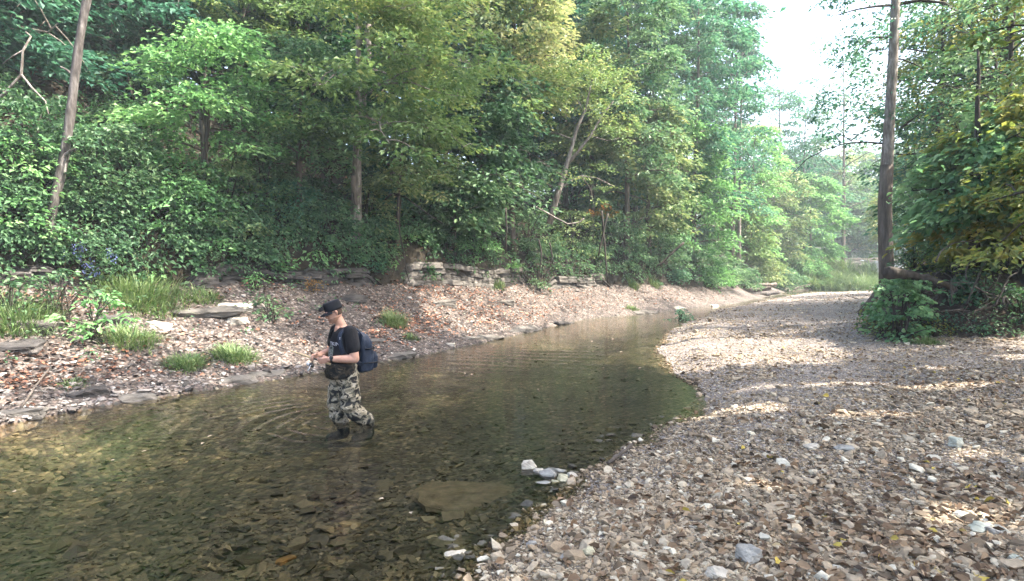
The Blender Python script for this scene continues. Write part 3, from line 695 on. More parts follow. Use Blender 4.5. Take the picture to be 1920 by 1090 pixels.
# hazy green crowns of the middle distance, one entry each
MID = [
 ('tall green tree with a dense crown just right of the forked pale tree', 1175, 27.5, -60, 'leaf_green', 2.9, .12, .22, 16),
 ('drooping light green tree leaning over the creek below the tall green one', 1215, 27.0, 205, 'leaf_pale', 2.5, -.05, .12, 14),
 ('bushy green tree hanging low over the leaf strewn bank', 1300, 31.0, 250, 'leaf_bright', 2.6, .0, .10, 14),
 ('tall blue green tree whose crown meets the white sky', 1300, 34.0, -50, 'leaf_teal', 3.3, .15, .2, 16),
 ('blue green tree at the left edge of the open sky', 1372, 40.0, 8, 'leaf_teal', 2.6, .1, .2, 16),
 ('light green tree under the dead pale tree', 1405, 41.0, 235, 'leaf_bright', 3.0, .1, .12, 15),
 ('rounded green tree above the grey log pile', 1450, 43.0, 330, 'leaf_pale', 3.2, -.05, .08, 15),
 ('green tree overhanging the dark water right of the log pile', 1520, 50.0, 330, 'leaf_bright', 3.3, .05, .08, 15),
 ('yellow tinged tree behind the log pile', 1400, 39.0, 380, 'leaf_yellow', 2.0, -.1, .1, 12),
 ('pale yellow topped tree between the forked tree and the tall green tree', 1110, 30.0, 60, 'leaf_pale', 2.4, .1, .4, 14),
 ('pinkish yellow topped tree at the upper middle of the slope', 960, 24.0, -60, 'leaf_pale', 2.7, .25, .5, 14),
 ('dark green tree right of the large yellow maple', 905, 21.5, 120, 'leaf_green', 2.4, -.05, .3, 14),
 ('fresh green tree over the grey rock ledge', 850, 19.6, 330, 'leaf_green', 1.9, .12, .3, 12),
 ('blue green tall tree behind the pinkish yellow one', 1060, 33.0, -60, 'leaf_teal', 3.0, .0, .3, 15),
]
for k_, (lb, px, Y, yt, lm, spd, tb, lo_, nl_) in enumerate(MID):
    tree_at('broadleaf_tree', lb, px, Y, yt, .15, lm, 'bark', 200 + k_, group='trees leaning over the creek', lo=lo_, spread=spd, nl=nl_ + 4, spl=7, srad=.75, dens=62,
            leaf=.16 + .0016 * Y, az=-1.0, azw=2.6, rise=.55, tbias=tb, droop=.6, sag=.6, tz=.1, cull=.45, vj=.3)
# back row up the slope
BACK = [(30, 16, -60), (130, 18, -60), (230, 17.5, -60), (310, 20, -60), (395, 21, -60), (500, 22, -60), (585, 21, -60), (640, 24, -60), (740, 24, -60), (810, 26, -60), (880, 28, -60),
        (-60, 14, -60), (960, 31, -40), (1030, 38, -60), (1110, 38, -60), (1190, 40, -60), (1250, 44, -50), (1300, 48, -20), (985, 44, 40), (1065, 47, 60), (1140, 50, 40), (1210, 54, 30), (1285, 58, 40), (1350, 60, 90), (900, 40, 0)]
for k_, (px, Y, yt) in enumerate(BACK):
    tree_at('forest_tree', 'dark green tree of the back row high on the wooded slope', px, Y, yt - 40, .16, ('leaf_dark', 'leaf_green', 'leaf_teal')[k_ % 3], ('bark', 'bark_dark', 'bark_pale')[k_ % 3], 300 + k_,
            group='trees of the back row on the slope', lo=.08, spread=2.6 + .02 * Y, nl=20, spl=7, srad=.8, dens=(80 if Y < 25 else 52), leaf=.105 + .0036 * Y, az=-.9, azw=2.6, vj=.3, rise=.55, tbias=(-.1 if k_ % 3 else .0), droop=.45, shape='even')

for k_, (px, Y, h_) in enumerate(((1090, 41, 5.5), (1130, 44, 6), (1165, 42, 5), (1205, 46, 6), (1245, 47, 5.5), (1285, 50, 6), (1325, 51, 5.5), (1365, 54, 5), (1060, 38, 5), (1400, 57, 5.5), (1440, 62, 6), (1480, 66, 6))):
    b = stand(px, Y); shrub('thicket_bush', 'tall green thicket bush behind the trees that lean over the creek', b, 3.0, h_, M[('leaf_green', 'leaf_dark', 'leaf_teal')[k_ % 3]], 460 + k_, 'bush', 'thicket bushes behind the creek trees', ns=75, srad=.75, dens=34, leaf=.26, tbias=.1, low=0)
# thin trees against the sky down the creek
SKYT = [('slim feathery tree standing against the white sky', 1462, 62, 170, 'leaf_teal', 3.2, 30), ('slender sparse tree in the middle of the open sky', 1505, 66, 215, 'leaf_teal', 2.8, 26),
        ('airy tree with scattered leaves left of the tall trunk', 1580, 58, 110, 'leaf_green', 4.2, 24)]
for k_, (lb, px, Y, yt, lm, spd, dn) in enumerate(SKYT):
    tree_at('slim_tree', lb, px, Y, yt, .2, lm, 'bark', 400 + k_, lo=.25, spread=spd, nl=18, spl=7, srad=.85, dens=dn, leaf=.22, rise=.9, vj=.45, droop=.5, tbias=.1)
# far low trees behind the bridge
FAR = [(1440, 75, 330), (1500, 80, 300), (1560, 86, 298), (1620, 92, 292), (1690, 88, 295), (1750, 84, 280), (1590, 84, 365), (1640, 88, 385)]
for k_, (px, Y, yt) in enumerate(FAR):
    tree_at('far_tree', 'rounded green tree in the far row beyond the bridge', px, Y, yt, .25, ('leaf_green', 'leaf_teal', 'leaf_pale')[k_ % 3], 'bark', 420 + k_, group='far trees beyond the bridge',
            lo=.08, spread=4.6, nl=18, spl=7, srad=1.3, dens=32, leaf=.34, rise=.8, vj=.5, tbias=.05, droop=.5, twigs=False)
# dead pale fan shaped tree
tree_at('dead_tree', 'leafless silvery tree with a fan of fine twigs against the sky', 1385, 38.0, 35, .14, 'leaf_teal', 'bark_pale', 440, lo=.35, spread=2.3, nl=26, spl=7, rise=1.5, sag=.1, bare=True, shape='vase', kink=.05)

# ------------------------------------------------------------------ right side
b = np.array([10.15, 16.6, gz(10.15, 16.6)]); o = b.copy()
root = empty('riverside_tree', b, 'tall straight tree with pale upper bark rising from the right bank', 'tree'); ac = Acc()
def rp(pts, Y): return np.array([far(x, y, Y) for x, y in pts]) - o
A = rp(((1664, 560), (1662, 500), (1660, 440), (1659, 380), (1663, 310), (1668, 220), (1674, 120), (1678, 40), (1681, -60), (1684, -180), (1690, -420), (1700, -640)), 16.6)
up_ = Acc(); up_.tube(A[3:], np.linspace(.165, .06, 9) * (1 + .05 * np.sin(np.arange(9) * 2.1)), 14); up_.build('trunk', M['bark_pale'], root)  # upper trunk in paler bark, partly standing in for sunlight on it
ac.tube(A[:5], [.215, .19, .18, .172, .166], 14)
for a_ in np.linspace(0, 2 * math.pi, 7)[:-1]:
    e = A[0] + np.array([math.cos(a_) * .8, math.sin(a_) * .8, -.45]); ac.tube(bez(A[1] * .6 + A[0] * .4, A[0] + [math.cos(a_) * .3, math.sin(a_) * .3, .05], e, 6), np.linspace(.14, .05, 6), 6)
ac.build('trunk_base', M['bark'], root)
tw = Acc(); sp = []; r_ = rs(17)
for pts, r in ((((1660, 270), (1630, 264), (1597, 265), (1565, 274), (1535, 290), (1500, 330)), .028), (((1597, 265), (1590, 250), (1575, 235), (1580, 225)), .014), (((1665, 70), (1640, 72), (1615, 88), (1590, 110)), .03),
               (((1676, 10), (1640, 14), (1600, 22), (1560, 35)), .04), (((1684, 8), (1720, 4), (1760, 12), (1790, 40), (1805, 75)), .05), (((1672, 110), (1700, 108), (1740, 118), (1770, 130)), .03), (((1690, 240), (1700, 222), (1712, 214)), .03),
               (((1680, -40), (1640, -60), (1590, -50)), .05), (((1682, -90), (1730, -120), (1790, -110)), .05)):
    p = rp(pts, 16.6); p[:, 1] += np.linspace(0, r_.uniform(-1.2, 1.2), len(p)); tw.tube(p, np.linspace(r, r * .3, len(p)), 6)
    for j in range(int(9)):
        u = r_.uniform(.25, 1) * (len(p) - 1); i0 = min(int(u), len(p) - 2); q = p[i0] + (p[i0 + 1] - p[i0]) * (u - i0)
        sp.append((*(q + r_.normal(0, .22, 3)), .3 * r_.uniform(.5, 1.2), r_.normal(), r_.normal(), 0))
for x, y, q in ((1600, 100, 20), (1640, 60, 10), (1570, 190, 22), (1620, 170, 18), (1640, 205, 10), (1600, 20, 16), (1720, 40, 14), (1560, 240, 8)):
    for _ in range(q):
        p = far(x + r_.normal(0, 24), y + r_.normal(0, 20), 17 + r_.normal(0, .7)) - o; sp.append((*p, .34 * r_.uniform(.5, 1.2), r_.normal(), r_.normal(), 0))
foliage('low_foliage', sp, M['leaf_teal'], root, r_, .12, 75, .0, 0, .8, .4, False, .55, .3, o); sp = []
for _ in range(270):                       # the high crown above the frame
    a_, q_ = r_.uniform(0, 2 * math.pi), 6.3 * r_.uniform(0, 1) ** .5; sp.append((math.cos(a_) * q_ + .3, math.sin(a_) * q_, r_.uniform(11.5, 25), 1.1 * r_.uniform(.6, 1.3), math.cos(a_), math.sin(a_), 0))
    if _ % 9 == 0: tw.tube(bez(np.array([.4, 0, sp[-1][2] - 1.2]), np.array(sp[-1][:3]) * [.5, .5, 1], np.array(sp[-1][:3]), 6), np.linspace(.07, .015, 6), 5)
tw.build('limbs', M['bark_dark'], root)
foliage('crown', sp, M['leaf_teal'], root, r_, .27, 24, .0, 0, .8, .3, False, .55, .97, o)

tree_at('leaning_tree', 'dark trunked tree behind the pale barked one with leafy limbs', 1752, 21.0, -60, .16, 'leaf_green', 'bark_dark', 501, lo=.32, spread=2.6, nl=16, spl=5, srad=.5, dens=60, leaf=.15, rise=.5, tbias=.1, vj=.25, cull=.5)
RIGHT = [
 ('broad leaved tree with big pale green leaves right of the tall trunk', 1825, 12.2, 95, 'leaf_broad', 1.45, .15, .15, .2, 18, True),
 ('olive green tree with yellow leaves at the right edge', 1925, 10.8, 190, 'leaf_olive', 1.6, .15, .2, .15, 13, True),
 ('dense dark green tree over the root tangled bank', 1865, 13.6, 240, 'leaf_broad', 1.6, .14, .0, .3, 14, False),
 ('green tree crown high between the two right hand trunks', 1875, 15.0, -80, 'leaf_green', 1.9, .14, .15, .35, 14, False),
 ('shaded green tree low behind the tall pale barked trunk', 1750, 20.5, 330, 'leaf_green', 2.0, .14, .3, .15, 13, False),
 ('leafy dark tree deep in the right hand woods', 1880, 17.0, 60, 'leaf_dark', 2.8, .16, .2, .1, 18, False),
 ('rounded shady tree left of the tall pale barked trunk', 1655, 27.0, 370, 'leaf_olive', 1.3, .15, .0, .5, 10, False),
]
for k_, (lb, px, Y, yt, lm, spd, lf, tb, lo_, nl_, bg) in enumerate(RIGHT):
    tree_at('bank_tree', lb, px, Y, yt, .12, lm, 'bark_dark', 510 + k_, lo=lo_, spread=spd, nl=nl_ + 3, spl=6, srad=.52, dens=(95 if bg else 95), leaf=lf, az=2.6, azw=2.3, rise=.35, tbias=tb,
            big=bg, wr=.62 if bg else .55, droop=.45, cull=.96 if Y < 14.5 else .7, vj=.25, flat=.5)
tree('bank_tree', 'yellow green tree filling the upper right corner', (11.2, 7.5, gz(11.2, 7.5)), 10.5, .2, M['leaf_olive'], M['bark_dark'], 531, cull=.95, lo=.22, spread=4.5, nl=40, spl=10, srad=.55, dens=110, leaf=.12, az=2.5, azw=1.1, rise=.45, vj=.2, tbias=-.06, droop=.5, shape='even', sag=.45)
tree('bank_tree', 'light yellow green tree behind the dense bank trees at the upper right', (16.2, 19.5, gz(16.2, 19.5)), 13, .16, M['leaf_olive'], M['bark_dark'], 533, cull=.7, lo=.2, spread=3.4, nl=28, spl=8, srad=.7, dens=75, leaf=.16, rise=.5, vj=.3, tbias=.15, droop=.5)
tree('bank_tree', 'light green tree showing between the two tall right hand trunks', (19, 25, gz(19, 25)), 15, .16, M['leaf_broad'], M['bark_dark'], 534, cull=.3, lo=.25, spread=3.2, nl=26, spl=8, srad=.7, dens=60, leaf=.18, rise=.5, vj=.3, tbias=.0, droop=.5)
tree('bank_tree', 'pale green tree rising behind the shaded bank trees near the right edge', (18.4, 22, gz(18.4, 22)), 15, .16, M['leaf_pale'], M['bark_dark'], 535, cull=.3, lo=.2, spread=3.6, nl=28, spl=8, srad=.7, dens=70, leaf=.17, rise=.5, vj=.3, tbias=.0, droop=.5)
for k_, (px, Y, yt) in enumerate(((1790, 24, 60), (1840, 28, 20), (1900, 24, -40), (1760, 34, 200), (1700, 40, 300))):
    tree_at('background_tree', 'green tree standing back in the woods of the right bank', px, Y, yt, .18, ('leaf_teal', 'leaf_green')[k_ % 2], 'bark', 540 + k_, group='trees in the right hand woods', lo=.1, spread=3.0, nl=18, spl=7, srad=.8, dens=48, leaf=.2, rise=.5, vj=.3, cull=.4)
# the trees of the near bank that shade the bar (behind and right of the camera)
for k_, (x, y, H, spd) in enumerate(((11.3, 3.2, 19, 6.0), (12.9, 8.0, 22, 7.4), (12.9, 13.4, 25, 6.5), (6.5, -3.5, 18, 6.0), (0.5, -5.5, 18, 6.0), (13.5, -3, 19, 6))):
    tree('shade_tree', 'spreading tree of the near bank that shades the gravel bar', (x, y, gz(x, y)), H, .26, M['leaf_green'], M['bark'], 560 + k_, group='shade trees of the near bank', lo=.44, spread=spd, nl=26, spl=9, srad=1.15,
         dens=21, leaf=.27, rise=.30, cull=.97, twigs=False, shape='even')

# ------------------------------------------------------------------ shrubs
SH = [  # label, px, py of the foot, radius, height, leaves, tint shift, leaf length
 ('pale green shrub at the left edge above the dark hollow', 30, 500, 1.15, 1.5, 'leaf_bright', .05, .10),
 ('dark green shrub between the left edge shrub and the blue flowers', 140, 470, 1.0, 1.6, 'leaf_green', .0, .10),
 ('dense green shrub right of the blue flowers', 245, 470, 1.1, 1.7, 'leaf_green', .15, .10),
 ('leafy shrub hanging over the left end of the dark ledge', 345, 480, 1.1, 1.4, 'leaf_bright', -.1, .11),
 ('shrub with yellow specks above the dark ledge', 430, 470, 1.1, 1.5, 'leaf_pale', -.15, .10),
 ('blue green shrub drooping over the dark ledge', 530, 490, 1.1, 1.0, 'leaf_teal', .05, .10),
 ('dark leafed shrub on the ledge above the angler', 615, 495, 1.0, 1.1, 'leaf_green', -.05, .10),
 ('yellowish vine covered shrub between the two ledges', 690, 490, .95, 1.7, 'leaf_pale', .0, .10),
 ('green shrub at the left end of the grey ledge', 790, 492, 1.1, 1.5, 'leaf_green', .1, .11),
 ('green shrub trailing over the middle of the grey ledge', 880, 488, 1.1, 1.3, 'leaf_bright', -.1, .11),
 ('shrub with hanging bare stems right of the grey ledge', 990, 505, 1.2, 1.9, 'leaf_green', .1, .12),
 ('yellow speckled shrub behind the hanging bare stems', 1075, 490, 1.3, 2.0, 'leaf_pale', -.1, .13),
 ('bushy green shrub above the low brown ledge', 1150, 500, 1.4, 2.2, 'leaf_green', .1, .14),
 ('green shrub over the leaf litter past the low brown ledge', 1235, 520, 1.3, 1.6, 'leaf_green', .0, .14),
 ('shadowy shrub left of the dark stump', 1300, 525, 1.4, 1.8, 'leaf_dark', .1, .15),
 ('light green shrub at the water left of the dark stump', 1265, 528, .55, .8, 'leaf_teal', .2, .13),
 ('yellow green shrub drooping onto the log pile', 1420, 528, 1.6, 1.9, 'leaf_pale', -.05, .17),
 ('green trailing shrub right of the log pile', 1500, 528, 1.7, 2.6, 'leaf_bright', .0, .18),
 ('low shadowy shrub just right of the dark stump', 1385, 536, 1.2, 1.3, 'leaf_green', .0, .15),
 ('leafy shrub directly above the dark stump', 1350, 528, 1.4, 1.6, 'leaf_green', .1, .15),
 ('thick green shrub closing the view left of the log pile', 1330, 535, 1.2, 1.2, 'leaf_bright', -.1, .15),
 ('green shrub closing the bank behind the bent driftwood branch', 1460, 540, 1.5, 1.8, 'leaf_green', .1, .17),
 ('dark leafed shrub high on the left slope behind the leaning trunk', 60, 330, 1.3, 1.8, 'leaf_dark', .15, .11),
 ('green shrub right of the leaning trunk', 190, 380, 1.2, 1.7, 'leaf_green', .05, .11),
 ('green shrub tangled with bare vines high on the left slope', 250, 250, 1.4, 2.0, 'leaf_dark', .2, .12),
 ('shrub with pale leaf tips under the bright layered young tree', 330, 400, 1.1, 1.4, 'leaf_bright', -.12, .11),
 ('green shrub under the slender drooping tree', 500, 390, 1.2, 1.6, 'leaf_green', .12, .11),
 ('dark shrub beside the cave like hollow on the slope', 590, 400, .9, 1.0, 'leaf_dark', .1, .11),
 ('green shrub behind the low maple sapling', 820, 400, 1.4, 1.7, 'leaf_green', .0, .12),
 ('teal green shrub at the foot of the large maple', 700, 400, 1.0, 1.2, 'leaf_teal', -.1, .11),
 ('dense green shrub left of the forked pale tree', 960, 420, 1.6, 2.2, 'leaf_green', .05, .14),
 ('dark green shrub high above the bright layered young tree', 330, 150, 1.6, 2.4, 'leaf_dark', .1, .13),
 ('dark green shrub at the top left corner', 70, 120, 1.6, 2.4, 'leaf_dark', .1, .13),
 ('green shrub high on the slope left of the large maple', 560, 270, 1.5, 2.0, 'leaf_dark', .2, .13),
]
for k_, (lb, px, py, rd, h, lm, tb, lf) in enumerate(SH):
    b = brink(px, .55 + .3 * (k_ % 3)) if py > 455 and px < 1250 else hit(px, py, 6, 70); rr = rd * (1 + .012 * max(0, b[1] - 14))
    shrub('shrub', lb, b, rr, h, M[lm], 600 + k_, ns=int(46 * rd + 16), srad=.30 * (1 + .02 * max(0, b[1] - 14)), dens=95 if b[1] < 26 else 60, leaf=lf * 1.2, tbias=tb, low=-.30 if py > 455 and px < 1250 else .0)
# blue flowering plant
b = hit(170, 512); root = empty('flowering_plant', b, 'plant with hanging spikes of blue flowers beside the dark hollow', 'plant'); r_ = rs(31); ac = Acc(); sp = []; o = np.array(b)
for x, y in ((118, 482), (150, 490), (158, 510), (165, 525), (213, 490), (205, 482), (180, 515), (140, 475), (155, 470), (172, 500)):
    e = far(x, y - 16, b[1] - .35) - o; ac.tube(bez(np.array([0, 0, -.1]), np.array([e[0] * .4, e[1] * .5, e[2] + .25]), e, 6), np.linspace(.012, .005, 6), 5, False)
    f = Acc(); n_ = 16; C = e + np.stack([r_.normal(0, .028, n_), r_.normal(0, .028, n_), -r_.uniform(0, .20, n_)], 1)
    V, Q, _k = leaf_faces(C, r_.normal(0, 1, (n_, 3)) - [0, 0, .8], r_.normal(0, 1, (n_, 3)), np.full(n_, .045), .8)
    mesh_obj('flower_spike', V, Q, M['bluebell'], root, r_.uniform(0, 1, n_))
    for _ in range(4): sp.append((*(e + r_.normal(0, .2, 3) + [0, .1, .1]), .22, r_.normal(), r_.normal(), 0))
ac.build('stems', M['bark_dark'], root); foliage('foliage', sp, M['leaf_green'], root, r_, .09, 90)

# bush of round leaves on the tip of the right bank and its neighbours
b = hit(1690, 640); shrub('round_leaf_bush', 'blue green bush of round leaves at the tip of the right bank', b, .72, 1.5, M['leaf_broad'], 701, 'bush', ns=60, srad=.25, dens=110, leaf=.105, tbias=.0, big=True, wr=.85, low=.05, droop=.4, sq=(.85, 1.0))
RB = [('trailing weed on the gravel left of the round leaved bush', 1655, 628, .45, .38, 'leaf_olive', .05, .06), ('low leafy weed in front of the root tangled bank', 1745, 628, .6, .35, 'leaf_olive', .1, .06),
      ('spreading green weed under the bare sticks', 1800, 620, .7, .42, 'leaf_teal', .0, .07), ('green weed patch at the foot of the dark hollow on the right', 1850, 620, .6, .38, 'leaf_green', .1, .07),
      ('round leaved seedling between the bare sticks', 1800, 570, .28, .55, 'leaf_teal', .25, .12), ('leafy plant on the bank top behind the round leaved bush', 1790, 520, .7, .6, 'leaf_olive', -.1, .09),
      ('dusty green plant above the fallen trunk', 1715, 500, .6, .8, 'leaf_green', .2, .11), ('pale leaved vine on the dark hollow at the right edge', 1880, 510, .55, .9, 'leaf_pale', -.05, .15),
      ('dark green plant at the right edge of the bank', 1915, 600, .5, .7, 'leaf_dark', .2, .09), ('shaded plant between the dark hollow and the bare sticks', 1840, 560, .5, .6, 'leaf_dark', .2, .09)]
for k_, (lb, px, py, rd, h, lm, tb, lf) in enumerate(RB):
    shrub('weed_plant' if h < .6 else 'bank_plant', lb, hit(px, py), rd, h, M[lm], 710 + k_, 'plant', ns=int(22 * rd + 14), srad=.2, dens=160, leaf=lf, tbias=tb, low=.0, big=lf > .11, wr=.8 if lf > .11 else .55)
# low leafy plants and grass tufts of the far bank
LP = [('broad leafed plant among the rocks left of the grass tufts', 175, 628, .62, .72, 'leaf_bright', .0, .13), ('leafy plant behind the pale flat stones', 512, 602, .75, .55, 'leaf_green', .1, .10),
      ('small pale plant standing in the creek at the gravel tip', 1275, 602, .55, .45, 'leaf_teal', .2, .12), ('dark leafy clump above the broad leafed plant', 110, 590, .75, .75, 'leaf_green', .05, .10),
      ('leafy sprig in front of the dark ledge', 480, 545, .3, .4, 'leaf_bright', .0, .08), ('green sprig at the foot of the yellowish vine covered shrub', 700, 520, .35, .5, 'leaf_teal', .0, .09),
      ('red brown leafed plant behind the angler', 585, 548, .22, .42, 'leaf_orange', .1, .06), ('leafy weed at the far left edge of the bank', 18, 590, .7, .7, 'leaf_green', .1, .10), ('seedling on the leaf litter under the grey ledge', 1010, 545, .5, .5, 'leaf_green', .15, .11)]
for k_, (lb, px, py, rd, h, lm, tb, lf) in enumerate(LP):
    shrub('leafy_plant', lb, hit(px, py), rd, h, M[lm], 730 + k_, 'plant', ns=int(18 * rd + 8), srad=.2, dens=120, leaf=lf, tbias=tb, low=.1)
TF = [('lush wide clump of long grass beneath the blue flowers', 262, 555, 1.35, .68, 1000, .0), ('grass clump left of the lush wide one', 30, 605, .9, .7, 500, .0), ('bright grass tuft beside the broad leafed plant', 245, 640, .75, .42, 420, .1),
      ('grass tuft on the bare bank, lower one of the pair left of the angler', 350, 688, .5, .38, 380, .0), ('grass tuft next to the angler, upper one of the pair', 440, 672, .6, .42, 460, .05), ('sunny grass tuft right behind the angler', 738, 606, .5, .5, 420, .25),
      ('small grass tuft at the water right of the angler', 770, 635, .3, .24, 130, .05), ('short mossy grass tuft near the lower left shore', 135, 722, .35, .16, 150, .1), ('grass tuft under the middle of the grey ledge', 930, 535, .55, .5, 200, .0),
      ('grass tuft below the low brown ledge', 1185, 535, .6, .5, 200, .0), ('pale grass tuft on the sunny shore at the bend', 1185, 580, .5, .3, 140, .15), ('thin grass tuft in the shade of the far shrubs', 1225, 535, .6, .6, 180, .0), ('grass tuft behind the pale flat stones', 380, 562, .6, .4, 220, .0),
      ('yellowish grass tuft in front of the round leaved bush', 1735, 645, .4, .3, 180, .1)]
for k_, (lb, px, py, rd, h, n_, tb) in enumerate(TF):
    b = hit(px, py); tuft('grass_tuft', lb, b, rd, h, 760 + k_, n_, None, 'grass', None, tb, .008 + .0003 * b[1])
# green reedy slope in front of the bridge
rng = rs(5); P = []
for k_ in range(12):
    px = 1520 + k_ * 10.5 + rng.uniform(-5, 5); b = site(px, 57 + (k_ % 4) * 2.0)
    tuft('reed_clump', 'bright green reed clump on the bank before the bridge', b, 1.8, 2.3, 790 + k_, 480, None, 'reeds', 'reeds before the bridge', .0, .04)

# ------------------------------------------------------------------ ledges, rocks, logs, sticks
def ledge(name, label, pts, h, depth, mat, seed):
    """stratified rock face along ground points (x, y), foot to top"""
    rng = rs(seed); P = np.array(pts, float); sg = np.r_[0, np.cumsum(np.hypot(*np.diff(P, axis=0).T))]
    n = max(12, int(sg[-1] / .07)); u = np.linspace(0, sg[-1], n); X, Y = np.interp(u, sg, P[:, 0]), np.interp(u, sg, P[:, 1])
    tx, ty = np.gradient(X), np.gradient(Y); q = np.hypot(tx, ty); nx_, ny_ = ty / q, -tx / q       # outward, to the creek
    m = 31; v = np.linspace(0, 1, m); base = terrain(X + nx_ * .15, Y + ny_ * .15)[0] - .12
    hh = h * (.92 + .18 * (hash2(np.floor(u * .9), 0., seed) - .5)) * np.clip(np.minimum(u, sg[-1] - u) / .7, .25, 1)
    lay = np.repeat(rng.uniform(-.10, .12, m // 2), 2)[:m]
    kz = np.ones(25) / 25; base = np.convolve(np.pad(base, 12, 'edge'), kz, 'valid'); G = []
    for j in range(m):
        L_ = j // 2 * 0 + int(v[j] * 5.01); blk = np.floor(u * (1.1 + .5 * hash2(L_, 1., seed)) + 7 * hash2(L_, 2., seed)); ed = np.abs((u * (1.1 + .5 * hash2(L_, 1., seed)) + 7 * hash2(L_, 2., seed)) % 1 - .5)
        lz = v[j] * 5.01 % 1; o_ = .20 * (hash2(blk, L_ * 3.3, seed) - .4) + .10 * (hash2(L_, 9., seed) - .5) + .05 * vnoise(u * 6, v[j] * 8 + 0 * u, seed) - .10 * v[j] - .09 * sstep(.42, .5, ed) - .10 * sstep(.75, 1, lz)
        G.append(np.stack([X + nx_ * o_, Y + ny_ * o_, base + hh * v[j]], 1))
    for dd in (.35 * depth, depth): G.append(np.stack([X - nx_ * dd, Y - ny_ * dd, base + hh * (1 + .06 * vnoise(u * 3, u * 0 + dd, seed))], 1))
    G.append(np.stack([X - nx_ * depth, Y - ny_ * depth, base - .3], 1))
    G = np.array(G); r, c = G.shape[:2]; i = (np.arange(r - 1)[:, None] * c + np.arange(c - 1)[None]).ravel()
    o = mesh_obj(name, G.reshape(-1, 3), [np.stack([i, i + 1, i + 1 + c, i + c], 1)], mat)
    return tag(o, label, 'rock ledge')
def ledge_line(*pxs): return [brink(x)[:2] for x in pxs]
ledge('rock_ledge', 'dark rock ledge under the shrubs left of the angler', ledge_line(320, 400, 470, 540, 600, 660, 725), .7, .9, M['rock_dark'], 41)
ledge('rock_ledge', 'grey layered rock ledge above the leaf covered bank', ledge_line(745, 790, 830, 870, 910, 950, 995), 1.0, .9, M['rock'], 42)
ledge('rock_ledge', 'low brown layered ledge right of the hanging stems', ledge_line(1020, 1070, 1105, 1150), .75, .9, M['rock'], 43)
ledge('rock_ledge', 'low dark ledge in the hollow at the far left', ledge_line(-60, 0, 60, 120, 180), .6, .8, M['rock_dark'], 44)
SL = [  # label px py  size(x y z)  mat  rz
 ('brown slab of rock with an overhang beside the broad leafed plant', 70, 612, (.75, .5, .28), 'rock', .3), ('layered slab jutting out at the left edge of the bank', 20, 650, (.9, .6, .2), 'rock_dark', .1),
 ('long flat ledge slab below the lush grass clump', 385, 585, (1.5, .5, .16), 'rock', .45), ('pale flat stone slab by the leafy plant', 442, 574, (.8, .45, .14), 'rock_pale', .4), ('tilted white slab leaning under the pale flat slab', 443, 603, (.5, .4, .16), 'rock_pale', .9),
 ('tan pointed stone at the end of the bright grass tuft', 300, 612, (.45, .3, .16), 'rock_pale', .2), ('dark overhanging slab behind the angler', 650, 560, (1.1, .45, .14), 'rock_dark', .5), ('dark slab above the tan pointed stone', 215, 600, (.6, .4, .2), 'rock_dark', .2),
 ('dark boulder half buried in the orange leaves', 830, 572, (.9, .5, .3), 'rock', .5), ('light grey boulder in the orange leaves', 945, 570, (.8, .45, .26), 'rock', .3),
 ('broad grey slab at the water near the lower left', 255, 745, (.62, .32, .08), 'rock', .5), ('dark wet slab beside the broad grey shore slab', 165, 738, (.55, .4, .16), 'rock_dark', .8), ('flat grey slab in the lower left corner of the bank', 25, 775, (.7, .3, .09), 'rock', .4),
 ('thin grey slab left of the hands of the angler', 505, 702, (.7, .28, .07), 'rock', .7), ('shelf of grey slate along the shore left of the angler', 440, 712, (.8, .3, .08), 'rock', .6), ('grey slate shelf at the shore right behind the backpack', 745, 668, (.9, .35, .08), 'rock', .7),
 ('white rounded stone at the shore right of the backpack', 845, 648, (.28, .2, .12), 'rock_pale', .2), ('long slate edge meeting the water below the orange leaves', 980, 618, (2.3, .5, .12), 'rock', .95), ('dark tip of slate at the end of the long slate edge', 1055, 606, (1.3, .4, .14), 'rock_dark', .95),
 ('pale slate slab under the long slate edge', 900, 634, (1.6, .4, .10), 'rock', .85), ('white flat rock by the plant in the creek', 1275, 580, (.9, .5, .2), 'rock_pale', .3), ('pale shore slab left of the plant in the creek', 1205, 586, (1.8, .5, .12), 'rock', .7),
 ('white stone lying in the shallow channel at the bend', 1340, 575, (.7, .4, .22), 'rock_pale', .4), ('brown slab on top of the low brown ledge', 1110, 520, (1.4, .6, .2), 'rock', .6), ('flat grey stone by the small grass tuft', 700, 640, (.6, .25, .08), 'rock', .6)]
for k_, (lb, px, py, s3, mt, rz) in enumerate(SL):
    b = hit(px, py); rock('rock_slab', lb, (b[0], b[1], b[2] - s3[2] * .45), (s3[0], s3[1], s3[2] * 2.0), M[mt], 800 + k_, 'rock', None, rz, (rs(k_).normal(.12, .05), rs(k_ + 50).normal(0, .06)), 26, .03, True)
